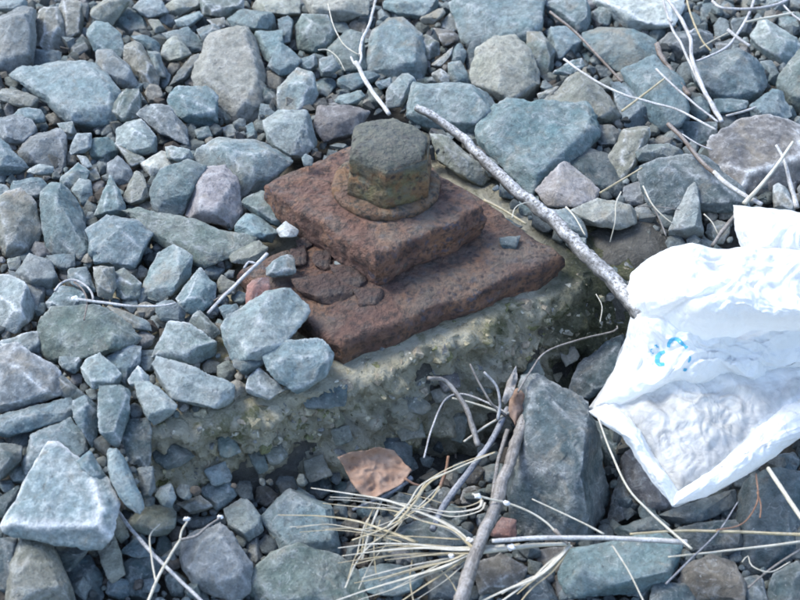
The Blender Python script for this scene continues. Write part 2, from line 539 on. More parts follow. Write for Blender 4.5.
RIDGE = {   # upper facets of the large stones: corner points and how far they stand out
 'tall dark block': [(527, 392, .18), (545, 392, .22), (578, 430, .42), (584, 452, .44), (560, 492, .34), (520, 500, .24)],
 'large flat blue stone': [(25, 77, .10), (86, 66, .12), (113, 93, .16), (108, 117, .18), (84, 121, .20), (48, 97, .18)],
 'pitted beige stone': [(214, 44, .10), (252, 36, .10), (258, 80, .16), (246, 104, .16), (203, 78, .14)],
 'broad light slab': [(457, 2, .10), (544, -2, .14), (545, 20, .26), (528, 34, .30), (482, 15, .22)],
 'flat teal slab': [(484, 138, .10), (512, 110, .10), (586, 103, .10), (587, 128, .16), (536, 176, .16)],
 'pale pink stone': [(205, 177, .2), (224, 173, .22), (233, 186, .26), (216, 212, .34), (192, 208, .26)],
 'big frost-rimmed stone': [(13, 526, .14), (53, 456, .08), (95, 482, .12), (103, 508, .16), (98, 532, .18), (50, 526, .18)],
 'mauve quartz stone': [(180, 547, .2), (220, 530, .2), (238, 562, .34), (212, 576, .36), (192, 566, .3)],
 'pointed light blue stone': [(272, 520, .12), (299, 493, .14), (326, 509, .2), (332, 536, .28), (292, 543, .26)],
 'long light block': [(416, 112, .18), (422, 89, .14), (486, 92, .16), (500, 104, .26), (474, 122, .34), (440, 120, .32)],
 'rounded squarish stone': [(376, 52, .2), (380, 35, .18), (402, 26, .16), (416, 40, .2), (414, 66, .34), (384, 64, .3)],
 'broad teal stone': [(568, 568, .2), (580, 556, .16), (630, 545, .16), (668, 546, .2), (664, 566, .36), (612, 578, .38)],
 'purple frosted stone': [(718, 146, .08), (748, 126, .08), (796, 132, .1), (798, 168, .16), (762, 180, .18), (724, 166, .16)],
}

def make_stone(poly, tone, lift=0.0, flat=False, frost=0.3, seed=1, thick=1.0, name='ballast_stone', ridge=None, raw=False):
    n = len(poly)
    A = cx = cy = 0.0
    for (x0, y0), (x1, y1) in zip(poly, poly[1:] + poly[:1]):
        w = x0 * y1 - x1 * y0
        A += w; cx += (x0 + x1) * w; cy += (y0 + y1) * w
    cx /= 3 * A; cy /= 3 * A
    poly = [(cx + (x - cx) * 1.13, cy + (y - cy) * 1.13) for x, y in poly]
    r = random.Random(seed * 31 + 5)
    P = place(cx, cy, lift)
    mixw = (0.25 if flat else 0.55) + r.uniform(-0.12, 0.12)
    nrm = (Vector((r.uniform(-0.12, 0.12), 0, 1)) * (1 - mixw) + TOCAM * mixw).normalized()
    ring = [on_plane(x, y, P, nrm) for x, y in poly]
    C = on_plane(cx, cy, P, nrm)
    area = 0.0
    for a, b in zip(ring, ring[1:] + ring[:1]):
        area += (a - C).cross(b - C).length / 2
    ext = sqrt(area)
    down = (CU - nrm * CU.dot(nrm)).normalized() * -1
    side = nrm.cross(down)
    h = ext * thick * (r.uniform(0.10, 0.16) if flat else r.uniform(0.20, 0.36))
    shift = down * ext * r.uniform(0.02, 0.20) + side * ext * r.uniform(-0.13, 0.13)
    pts = list(ring)
    th0 = r.uniform(0, 6.28)
    k = r.choice((3, 4, 4, 5))
    def ring_at(t):
        t = (t / (2 * pi)) % 1.0 * n
        i = int(t) % n
        return ring[i].lerp(ring[(i + 1) % n], t - int(t))
    gx, gy = r.uniform(-0.35, 0.35), r.uniform(-0.35, 0.35)
    for j in range(0 if ridge in RIDGE else k):
        q = ring_at(th0 + 2 * pi * j / k + r.uniform(-0.25, 0.25))
        f = r.uniform(0.62, 0.80) if flat else r.uniform(0.50, 0.80)
        pts.append(C + (q - C) * f + shift * (0.4 if flat else 1.0) + TOCAM * h * (1 + gx * (q - C).dot(side) / ext + gy * (q - C).dot(down) / ext))
    for x, y, hh in RIDGE.get(ridge, ()):
        pts.append(on_plane(x, y, C, nrm) + TOCAM * hh * ext)
    db = ext * thick * (0.30 if flat else 0.55)
    for a in ring:
        pts.append(C + (a - C) * r.uniform(0.62, 0.85) - (TOCAM * 0.6 + nrm * 0.4) * db * r.uniform(0.75, 1.05))
    bm = bmesh.new()
    for p in pts:
        bm.verts.new(p - C)
    hull(bm)
    chop(bm, r, r.randint(1, 3) if ridge in RIDGE else r.randint(3, 6))
    refine(bm, max(0.0013, min(0.0030, ext / 20)))
    mark_edges(bm)
    roughen(bm, ext, seed, 0.85)
    c = TONES[tone][0]
    j = r.uniform(0.86, 1.14)
    if raw:
        return bm, C, (c[0] * j, c[1] * j, c[2] * j, 1.0)
    o = link_mesh(name, bm, M_STONE)
    o.location = C
    o.color = (c[0] * 0.93 * j * r.uniform(0.95, 1.05), c[1] * j, c[2] * j * r.uniform(0.95, 1.05), frost)
    return o, ext

# every stone that shows: rock colour, options, outline;  f flat slab, w heavy frost, u up, d down, b buried deep
STONES = '''
@0,0,5
pale - -60,10 60,0 140,0 130,30 60,55 -40,40
lilac - -30,110 110,45 165,35 165,180 150,310 100,360 -30,340
tan - 200,70 270,15 320,130 320,250 240,260 180,220
tan - 320,-10 400,0 410,90 400,160 330,250 320,130 300,50
tan d 150,-20 330,-20 310,10 170,20
tan - 440,60 520,30 560,-20 640,0 560,120 480,120
slate d 400,20 440,20 440,110 400,100
slate d 350,230 410,180 460,230 450,290 390,310 350,290
blue d 180,250 300,260 300,320 150,335
paleblue - 430,110 540,120 600,170 610,250 600,280 480,250 450,190
lilac - 480,260 560,265 640,330 690,430 600,440 520,370 465,310
tan - 630,240 660,200 700,210 790,380 780,430 730,440 680,370 630,300
blue d 570,110 640,40 710,80 745,170 660,190 600,160
pale - 670,40 720,-10 800,-10 830,60 740,85
tan - 740,100 790,100 830,150 780,165
green - 565,510 630,450 710,450 720,530 680,610 610,600 570,550
tan - 0,440 90,470 175,475 180,540 100,530 -20,490
slate d 0,340 40,350 30,400 -20,400
blue - 660,180 740,180 800,220 800,260 740,250 700,205
blue - 740,260 800,270 830,400 790,400
@160,0,5
beige - 30,30 80,-10 215,-10 205,30 90,80 30,60
green w 210,-10 410,-10 405,60 340,90 220,70
pale - 80,100 190,60 210,80 150,130 90,130
teal - 350,95 420,50 580,65 595,145 440,150 370,130
beige - 450,20 520,-10 680,-10 730,30 720,65 580,60 480,45
paleblue - 470,165 610,150 610,220 570,315 520,290 510,190
blue - 600,220 650,250 700,300 670,360 600,370 545,330 580,310
blue - 590,100 640,85 680,130 670,200 610,210
blue - 20,170 140,140 210,210 200,250 130,260 100,190 30,190
beige - 0,240 80,180 150,270 90,300 10,310
blue - 190,150 260,115 340,175 270,185 240,240
slate - 40,430 150,290 220,260 225,280 180,340 90,440
blue d 0,310 60,380 30,440 0,440
tan w 240,100 320,90 325,130 290,150
slate d 330,100 375,150 300,160
pale - 600,440 690,350 760,370 780,470 740,540 620,560 595,510
blue - 700,290 770,270 790,330 750,360 695,330
slate d 510,430 570,460 590,520 540,540 505,490
blue d 490,520 560,530 590,570 540,610 490,600
@320,0,5
paleblue - 300,20 400,-10 620,-10 600,30 500,90 400,70
green - 50,240 150,150 210,170 235,350 110,345 50,280
green - 510,190 545,170 595,210 595,270 530,300 515,290
pale - 340,440 410,380 475,370 470,420 410,530 335,530
teal - 270,410 350,385 360,430 300,445
blue - 80,390 220,360 300,365 290,385 200,410 190,440 100,460
paleblue - 60,490 200,455 220,480 180,520 110,525
blue - 0,300 60,280 95,340 50,380 0,370
tan - 550,330 660,240 660,270 600,330
blue - 650,270 700,215 730,260 715,320 660,300
blue - 645,320 700,310 765,420 650,420
tan - 555,370 610,345 645,380 640,420 590,410
tan - 600,110 650,70 710,130 700,155 610,150
brown - 570,140 680,160 690,200 620,230
tan - 500,90 610,40 625,75 580,115 520,110
slate - 720,300 760,200 800,200 800,260 760,380
green d 480,395 560,380 585,410 500,430
slate d 270,30 330,60 340,110 290,100
slate d 240,80 280,90 270,150 220,140
slate d 510,330 540,340 540,370 515,375
@480,0,5
green - 240,165 320,160 370,270 370,340 310,400 270,330 240,240
blue - 340,30 360,-10 520,-10 550,50 550,110 510,160 400,110 340,70
paleblue - 330,140 440,140 520,210 510,250 420,300 370,300 350,190
blue - 360,360 430,310 500,290 515,330 440,375
blue d 510,270 555,260 560,310 520,310
tan - 330,510 490,370 560,400 690,510 690,570 640,610 500,600 360,560
tan d 290,470 400,425 340,500 300,515
slate d 560,330 640,330 660,380 600,395
@0,0,1
beige - 305,-2 366,-2 366,17 345,22 318,20
blue - 12,117 22,108 40,110 46,120 30,124
teal - 165,98 180,87 205,88 215,97 216,122 200,128 180,120 166,110
green - 297,28 303,16 326,17 334,30 330,50 312,52 300,48
pale - 266,122 285,108 307,112 318,140 302,155 280,156 268,140
blue - 625,73 655,59 680,80 687,105 676,131 657,125 640,98
blue - 584,33 600,28 635,30 654,40 654,60 625,70 608,60 588,45
blue - 612,84 632,85 648,112 645,125 625,125 618,105
tan - 609,158 628,125 648,124 648,140 632,168 622,182 607,180
green - 637,147 668,144 684,152 683,158 668,160 640,160
slate - 645,168 660,160 700,158 712,165 740,190 745,206 660,212 650,200 643,178
slate d 562,158 584,148 608,156 610,182 628,186 618,196 600,188 582,172
pale - 548,211 566,210 582,220 586,236 574,232
tan d 434,137 450,140 472,158 498,180 490,188 470,180 440,160
slate d 490,216 514,220 522,226 508,232 490,228
blue - 696,64 720,54 750,50 760,60 764,84 756,96 740,99 708,93 699,80
pale w 750,42 762,20 775,28 795,38 803,50 785,64 764,55
green - 780,78 800,52 815,60 815,120 795,115 780,100
blue d 761,62 772,62 780,75 776,84 766,82
blue - 750,104 778,84 784,100 790,115 778,122 752,116
blue - 712,97 746,101 749,107 736,113 715,113
slate d 655,48 670,34 710,30 710,52 680,66 660,58
blue d 698,4 712,2 718,12 714,24 700,22
slate d 712,44 740,38 748,48 722,54
blue d 680,122 716,122 716,142 704,148 684,138
slate d 654,136 668,134 680,141 676,145 656,143
pale w 774,188 782,182 796,206 790,214 776,206
pale d 756,-3 788,-3 785,10 770,12
slate d 730,20 752,17 752,36 735,36
blue d 785,10 803,12 803,36 790,32 776,22
lilac - -8,120 14,116 30,120 38,134 28,142 4,142
lilac - 18,150 32,134 58,130 64,136 64,168 58,172 48,168 26,162
blue - -6,136 8,146 26,166 18,172 -6,174
pale - 26,171 40,164 52,167 51,174 38,175
blue - 6,182 40,178 46,186 38,198 22,196 8,188
blue - -5,184 6,186 14,196 -5,204
tan - -5,206 8,194 20,192 34,205 38,230 36,240 22,255 -5,258
blue - 58,180 78,164 88,172 84,184 68,190
pale - 70,188 80,180 90,182 92,198 82,204
blue - 96,214 110,178 118,190 126,214 120,219 98,219
lilac - 108,164 118,158 128,166 136,180 124,189 108,174
tan - 124,198 136,170 148,182 152,194 144,200 132,204
pale - 114,128 126,122 140,121 156,138 156,150 134,154 118,146
tan - 118,146 134,153 144,158 140,168 130,166
teal - 84,150 94,136 106,136 118,150 112,158 106,162 90,158
pale - 68,148 76,132 90,134 92,146 84,152 72,154
blue - 58,124 72,122 76,132 66,138
pale - 78,156 86,156 92,166 86,169
tan - 86,172 96,168 100,178 90,182
white - 138,162 162,149 174,164 170,170 150,176
blue - 153,190 160,172 186,163 204,168 194,188 180,215 160,214 152,205
green - 242,202 262,192 284,200 298,220 284,230 260,218
paleblue - 235,230 240,213 258,216 276,230 272,240 250,238
lilac - 140,115 152,105 169,108 192,135 186,143 159,132
pale - 166,146 190,150 194,158 180,162 168,158
blue d 195,130 208,126 212,136 200,140
blue d 222,128 234,124 238,138 226,140
blue d 244,128 252,122 258,138 248,142
slate d 192,160 212,153 216,168 202,170
green - 6,260 20,257 20,270 9,271
lilac - 18,272 30,255 52,264 60,280 48,288 24,282
blue - 48,256 74,254 74,266 64,270 52,264
blue - 68,270 86,268 95,290 86,292 70,282
tan - 91,267 98,262 112,264 115,286 111,298 98,294
blue - 92,258 104,250 112,262 96,264
green - 114,272 124,270 140,284 138,298 118,299
paleblue - 142,294 150,270 158,255 172,246 190,258 188,275 175,292 162,302 148,300
teal - 48,302 62,288 80,286 86,300 82,320 70,318 50,308
lilac d 10,272 30,280 44,290 42,306 33,326 26,320
blue w -5,345 16,334 36,328 40,340 38,352 24,350 8,352
blue - 104,306 126,312 148,322 150,330 132,328
blue - 108,358 130,345 140,348 138,365 125,382 114,372
blue - 60,357 80,356 82,366 72,374 60,368
pale w 78,374 88,360 100,354 120,374 117,384 95,388
paleblue - 178,298 186,285 200,271 214,286 214,300 195,314 180,306
blue - 158,304 172,301 190,316 184,323 164,322 156,312
green - 188,320 200,311 222,334 216,340 200,332
blue - 219,306 236,305 242,313 228,326
pale w 152,344 160,328 172,323 190,326 213,342 214,354 200,362 170,360 155,356
pale - 152,372 160,358 190,368 215,378 230,385 228,400 205,405 170,395
pale - 245,384 262,366 284,390 275,400 250,392
slate - 230,362 255,354 265,362 245,375
blue u 267,268 280,258 293,254 294,272 284,280 268,274
tan - 216,286 222,276 240,286 236,293 220,293
blue - -5,418 20,410 66,400 75,408 68,418 32,430 10,435 -5,432
slate - 42,360 58,372 86,396 82,399 62,398 60,380
blue - 26,460 34,436 74,418 94,442 76,460 50,448 30,472
blue - 74,402 86,396 100,408 98,430 92,446 76,418
blue - 100,388 128,388 128,410 122,432 117,446 106,434
pale - 134,382 150,384 165,395 178,408 152,424 142,405
pale - 128,380 138,367 148,376 148,386 132,386
slate - -5,446 8,444 20,446 19,460 0,480 -6,478
slate d 4,437 32,432 33,444 20,448 6,444
blue - 78,462 90,452 106,476 104,484 88,472
paleblue - 106,456 117,448 128,470 142,505 138,512 126,505 112,480
slate d 122,422 148,420 152,450 148,468 132,465 124,450
slate d 136,470 152,468 155,495 143,500
slate d 48,546 88,548 70,572 54,562
slate d 62,572 88,552 100,578 104,605 76,605
beige - 98,548 112,530 118,548 124,573 112,580 104,564
blue - 118,552 136,538 154,550 150,556 120,558
slate d 124,566 138,556 162,558 160,600 132,600
slate - -4,542 16,536 14,556 8,590 -4,590
slate - -4,500 20,485 14,505 4,520 -4,520
tan - 132,520 145,507 170,507 180,520 166,534 136,534
tan - 112,500 122,515 128,535 121,542 114,530
blue - 200,492 214,482 226,478 236,494 220,512 212,504
tan - 178,504 200,496 214,508 194,514
pale - 226,510 244,498 260,516 262,530 248,540 230,526
slate d 188,518 218,516 200,530 186,530
slate d 246,544 258,538 262,556 252,572
slate d 608,525 616,490 624,466 645,505 640,520
purple - 620,450 640,448 672,508 645,508 630,485
slate - 614,530 655,516 674,532 650,538 620,538
slate - 650,518 712,502 736,490 742,502 715,514 672,524
slate d 676,530 716,522 740,522 742,546 716,556 682,552
slate - 645,600 655,585 680,582 705,600 700,608 645,608
slate - 580,366 604,345 628,335 612,380 590,396 568,395
slate d 590,420 612,428 620,460 612,480 604,460
slate - 775,575 803,560 803,605 765,605
brown - 474,565 500,556 525,568 515,588 482,592
slate - 396,530 437,516 468,535 455,545 425,546
blue - 360,570 400,562 420,580 400,595 365,592
brown d 536,550 572,548 566,572 545,576
slate - 740,580 760,576 768,600 745,604
slate d 520,575 550,580 560,600 520,604
slate d 430,570 470,575 470,600 430,600
'''
HERO = [
 ('paleblue', 'f', 1.0, .25, '17,77 28,67 85,63 100,72 116,92 114,118 95,131 80,128 50,105 35,88', 'large flat light blue stone with a shaded purple-brown lower edge', 'large flat blue stone'),
 ('beige', 'f', 1.0, .15, '198,68 214,38 230,33 254,31 262,36 264,58 264,84 256,120 246,122 230,100 198,86 196,76', 'large pitted beige stone tapering to a point', 'pitted beige stone'),
 ('paleblue', '-', 1.0, .25, '370,54 375,32 390,22 402,21 421,35 423,60 420,76 396,77 370,69', 'rounded squarish light stone beside the rime-covered twig', 'rounded squarish stone'),
 ('paleblue', '-', 1.0, .3, '410,115 418,85 488,88 508,104 478,135 440,130', 'long light blue block behind the rusty nut', 'long light block'),
 ('paleblue', 'f', 1.0, .3, '454,4 470,-4 545,-4 548,22 540,27 528,40 528,47 505,38 480,45 466,38', 'broad light blue slab with dark sloping side above the cream stone', 'broad light slab'),
 ('beige', '-', 1.0, .15, '473,72 480,50 497,40 514,39 527,50 530,66 540,86 536,102 512,106 505,95 476,82', 'cream-coloured lumpy stone between two blue slabs', 'cream stone'),
 ('teal', 'f', 1.0, .2, '478,140 487,116 508,106 520,101 560,100 590,99 592,133 578,150 556,165 533,190 505,165', 'large flat teal-blue slab lying against the frosted stick', 'flat teal slab'),
 ('white', 'w', 1.0, .9, '592,-3 610,10 625,26 640,28 675,24 685,10 680,-3', 'white frost-covered stone under the branching twigs', 'white frosty stone'),
 ('pink', '-', 1.0, .2, '538,190 560,163 570,164 582,174 600,192 598,199 578,204 550,204', 'pinkish grey stone between the frosted stick and a slate', 'pinkish grey stone'),
 ('beige', '-', 1.0, .2, '574,210 600,200 636,207 637,222 612,226 584,222', 'flat cream stone lying on the bare soil near the bag', 'flat cream stone'),
 ('purple', 'fw', 1.0, .8, '712,146 714,139 744,122 760,121 792,126 803,134 803,180 780,178 770,188 748,190 734,182 716,168', 'large purple-grey stone with frosted rim above the white bag', 'purple frosted stone'),
 ('pale', '-', 1.0, .3, '668,236 676,222 688,191 694,187 700,194 704,220 702,240', 'upright cone-shaped pale stone beside the white bag', 'cone-shaped stone'),
 ('purple', '-', 1.0, .15, '320,105 345,106 366,113 352,132 325,140 316,125', 'purple-grey stone right behind the upper rusty plate', 'purple-grey stone'),
 ('blue', '-', 1.0, .25, '43,204 48,182 60,180 66,190 82,208 88,235 92,256 82,262 68,258 50,248 45,230', 'tall blue-grey stone standing on end in the gravel', 'tall blue stone'),
 ('green', 'f', 1.0, .1, '129,213 142,211 180,215 215,225 250,238 235,253 200,265 165,248 145,230', 'long dark green-grey flat slab below the pink stone', 'long dark green slab'),
 ('blue', '-', 1.0, .3, '90,232 108,217 135,222 158,240 148,254 135,274 115,269 93,254', 'smooth shield-shaped blue-grey stone beside the long dark slab', 'shield-shaped stone'),
 ('paleblue', '-', 1.0, .35, '192,156 208,148 222,140 260,142 290,152 290,160 266,172 264,186 240,198 226,172', 'rugged light blue stone touching the corner of the upper plate', 'rugged blue stone'),
 ('pink', '-', 1.0, .25, '184,214 202,172 224,168 237,180 240,210 232,226 206,219', 'pale pink stone standing upright above the dark slab', 'pale pink stone'),
 ('white', 'u', 1.0, .2, '277,230 286,222 298,230 296,236 280,237', 'small white pebble at the foot of the upper plate', 'white pebble'),
 ('blue', 'x', 0.7, .2, '302,158 306,154 313,158 312,165 304,166', 'tiny blue-grey pebble lying on the upper rusty plate', 'tiny pebble'),
 ('green', '-', 1.0, .2, '34,325 47,311 78,320 95,308 125,325 135,338 125,348 95,354 60,360 37,352', 'long mottled tan and green stone under the curled twig', 'long mottled stone'),
 ('pale', 'w', 1.0, .8, '-6,272 8,274 22,284 33,298 30,316 14,330 -6,324', 'white-frosted pale stone beside a dark lilac one', 'white-frosted pale stone'),
 ('pale', 'u', 1.0, .35, '215,340 232,318 250,314 268,295 288,292 308,308 300,328 288,348 262,356 246,348 222,360', 'large pale crooked stone beside the lower rusty plate', 'pale crooked stone'),
 ('paleblue', 'u', 1.0, .35, '265,356 290,342 320,341 330,356 324,376 297,392 270,370', 'light blue angular stone at the corner of the lower rusty plate', 'light angular stone'),
 ('brick', 'u', 0.9, .05, '248,286 258,276 270,278 270,290 256,308 246,312', 'salmon-red brick fragment beside the grey twig', 'red brick fragment'),
 ('tan', 'f', 1.0, .1, '228,258 242,247 258,241 266,248 262,256 244,266', 'flat brown-green stone at the end of the dark slab', 'flat brown stone'),
 ('lilac', 'w', 1.0, .75, '-6,350 15,346 38,360 56,372 61,398 50,411 14,404 -6,412', 'big frosted stone with a tan broken front face', 'big tan-faced frosted stone'),
 ('paleblue', 'fwu', 1.0, .95, '5,527 50,449 58,450 72,462 90,474 104,482 106,496 111,505 109,532 98,547 70,545 45,536 8,535', 'big flat blue stone with a thick white frosted rim', 'big frost-rimmed stone'),
 ('tan', '-', 1.0, .2, '10,592 14,556 24,540 45,541 58,565 78,605 10,605', 'pale wedge-shaped stone under the big frost-rimmed stone', 'pale wedge stone'),
 ('lilac', '-', 1.0, .25, '174,546 196,536 220,525 232,540 248,564 247,590 236,600 205,590 182,568', 'mauve and white quartz stone below the budded twig', 'mauve quartz stone'),
 ('paleblue', '-', 1.0, .2, '264,519 290,502 297,487 310,495 329,505 342,545 335,556 285,550', 'pointed light blue stone under the straw tips', 'pointed light blue stone'),
 ('green', '-', 1.0, .2, '250,598 258,570 275,556 300,548 335,556 355,570 365,605 250,610', 'rounded grey-green boulder below the pointed blue stone', 'rounded grey-green stone'),
 ('slate', 'u', 1.0, .3, '514,500 520,440 526,386 540,384 584,410 588,440 606,470 614,500 598,530 575,538 520,535 513,520', 'tall dark blue block leaning on the footing below the bag', 'tall dark block'),
 ('teal', '-', 1.0, .15, '563,570 575,552 615,543 660,536 677,545 677,576 640,590 574,597', 'broad teal-grey stone under the long straw stem', 'broad teal stone'),
 ('brown', '-', 1.0, .1, '681,582 688,568 712,558 735,565 750,588 748,604 690,604', 'rounded reddish-brown stone under the straw stems', 'rounded brown stone'),
 ('slate', '-', 1.0, .15, '742,500 752,480 775,474 803,478 803,560 770,580 745,570 742,540', 'large dark slate block beyond the pointed end of the bag', 'large slate block'),
 ('brick', '-', 0.8, .05, '490,536 502,518 515,521 515,540', 'small brick-red chip beside the weathered stalk', 'brick-red chip'),
]

LIFT = {'u': 0.012, 'd': -0.012}
placed = []        # centre, radius for keeping small gravel out
heroes = []

def parse(s):
    return [tuple(float(q) for q in p.split(',')) for p in s.split()]

for i, (tone, fl, th, fr, pts, label, short) in enumerate(HERO):
    poly = parse(pts)
    lift = sum(LIFT.get(c, 0) for c in fl)
    if 'x' in fl or short == 'big frost-rimmed stone':
        lift = 0.032
    o, ext = make_stone(poly, tone, lift, 'f' in fl, fr, 200 + i, th, ridge=short)
    tag(o, label, 'stone', 'crushed stones of the gravel bed')
    heroes.append((o.location.copy(), short, tone))
    placed.append((o.location.copy(), ext))

def shape_word(poly):
    xs = [p[0] for p in poly]; ys = [p[1] for p in poly]
    best = 9
    for k in range(12):
        a = k * pi / 12
        u = [x * cos(a) + y * sin(a) for x, y in poly]; v = [-x * sin(a) + y * cos(a) for x, y in poly]
        best = min(best, (max(u) - min(u)) / max(1e-6, max(v) - min(v)))
    if best < 0.5: return 'long'
    if len(poly) <= 4: return 'wedge-shaped'
    if best < 0.7: return 'oblong'
    return 'blocky'

OPEN_PX = [   # where the photograph shows no gravel: plates and nut, footing face, bag, bare soil
    [(232, 268), (262, 178), (350, 108), (440, 108), (500, 200), (575, 255), (640, 290), (640, 330), (560, 400), (520, 440), (420, 486), (330, 472), (190, 486), (140, 480), (128, 430), (240, 400), (300, 390)],
    [(586, 411), (627, 300), (640, 260), (733, 245), (733, 205), (810, 205), (810, 440), (673, 507)],
    [(580, 226), (640, 222), (668, 240), (660, 258), (635, 275), (600, 262)]]
def gap_stones(polys, limit):
    import numpy as np
    st = 2.0
    X, Y = np.meshgrid(np.arange(-10, 811, st), np.arange(-10, 611, st))
    D = np.full(X.shape, 60.0)
    def inside(poly):
        m = np.zeros(X.shape, bool)
        for (x0, y0), (x1, y1) in zip(poly, poly[1:] + poly[:1]):
            if y0 == y1: continue
            m ^= ((y0 > Y) != (y1 > Y)) & (X < (x1 - x0) * (Y - y0) / (y1 - y0) + x0)
        return m
    for poly in polys:
        for (x0, y0), (x1, y1) in zip(poly, poly[1:] + poly[:1]):
            dx, dy = x1 - x0, y1 - y0
            t = np.clip(((X - x0) * dx + (Y - y0) * dy) / max(1e-6, dx * dx + dy * dy), 0, 1)
            D = np.minimum(D, np.hypot(X - x0 - t * dx, Y - y0 - t * dy))
    for poly in polys:
        D[inside(poly)] = 0
    r = random.Random(77)
    out = []
    while len(out) < limit:
        k = int(D.argmax()); d = float(D.flat[k]); x = float(X.flat[k]); y = float(Y.flat[k])
        if d < 2.4: break
        rad = min(d * 1.3, r.uniform(10, 15))
        n = r.randint(5, 7); a0 = r.uniform(0, 6.28); sq = r.uniform(0.75, 1.0); ro = r.uniform(0, pi)
        poly = []
        for j in range(n):
            a = a0 + 2 * pi * j / n + r.uniform(-0.25, 0.25)
            u, v = rad * r.uniform(0.85, 1.12) * cos(a), rad * sq * r.uniform(0.85, 1.12) * sin(a)
            poly.append((x + u * cos(ro) - v * sin(ro), y + u * sin(ro) + v * cos(ro)))
        out.append(poly)
        D = np.minimum(D, np.maximum(0, np.hypot(X - x, Y - y) - rad * 0.92))
    return out

ox = oy = 0.0; sc_ = 1.0
rows = []
for line in STONES.strip().splitlines():
    if line[0] == '@':
        ox, oy, sc_ = [float(q) for q in line[1:].split(',')]
        continue
    tone, fl, rest = line.split(' ', 2)
    rows.append((tone, fl, [(ox + x / sc_, oy + y / sc_) for x, y in parse(rest)]))
traced = len(rows)
rq = random.Random(5)
known = [p for _, _, p in rows] + [parse(hh[4]) for hh in HERO] + OPEN_PX
gaps = gap_stones(known, 900)
cut = 300 - traced - len(HERO)
extra = []
for gi, poly in enumerate(gaps):
    low = poly[0][1] > 430
    (rows if gi < cut else extra).append((rq.choice(('slate', 'slate', 'blue', 'green', 'brown') if low else ('blue', 'blue', 'paleblue', 'slate', 'lilac', 'tan', 'green', 'teal')), 'd', poly))
seen = {}
for idx, (tone, fl, poly) in enumerate(rows):
    r = random.Random(idx * 7 + 1)
    fr = 0.75 if 'w' in fl else r.uniform(0.05, 0.6)
    if poly[0][1] > 430 and 'w' not in fl: fr *= 0.6
    lift = sum(LIFT.get(c, 0) for c in fl) + r.uniform(-0.004, 0.005)
    o, ext = make_stone(poly, tone, lift, 'f' in fl, fr, idx + 1)
    size = 'tiny' if ext < 0.010 else 'small' if ext < 0.017 else 'large' if ext > 0.032 else 'middling'
    near = sorted(heroes, key=lambda q: (q[0] - o.location).length)
    label = '%s %s %s stone close to the %s' % (size, TONES[tone][1], shape_word(poly), near[0][1])
    o['ext'] = ext
    o['far'] = near[0][1] + '|' + near[2][1]
    o['label2'] = '%s %s %s stone between the %s and the %s' % (size, TONES[tone][1], shape_word(poly), near[0][1], near[1][1])
    tag(o, label, 'stone', 'crushed stones of the gravel bed')
    seen.setdefault(label, []).append(o)
    placed.append((o.location.copy(), ext))
again = {}
for label, os_ in seen.items():
    for o in os_:
        if len(os_) > 1:
            o['label'] = ' '.join(o['label2'].split()[:16])
            again.setdefault(o['label'], []).append(o)
        del o['label2']
for label, os_ in again.items():      # look-alikes between the same two stones: told apart by size
    if len(os_) in (2, 3):
        os_.sort(key=lambda o: -o['ext'])
        if all(p['ext'] > q['ext'] * 1.06 for p, q in zip(os_, os_[1:])):
            words_ = ('larger', 'smaller') if len(os_) == 2 else ('largest', 'mid-sized', 'smallest')
            for o, w in zip(os_, words_):
                o['label'] = ' '.join([w] + label.split()[1:])
            continue
    if len(os_) > 1:
        for o in os_:
            o['label'] = ' '.join((label.split(' stone ')[0] + ' stone between the %s and the %s' % tuple(o['far'].split('|'))).split()[:16])
for os_ in seen.values():
    for o in os_:
        del o['ext'], o['far']

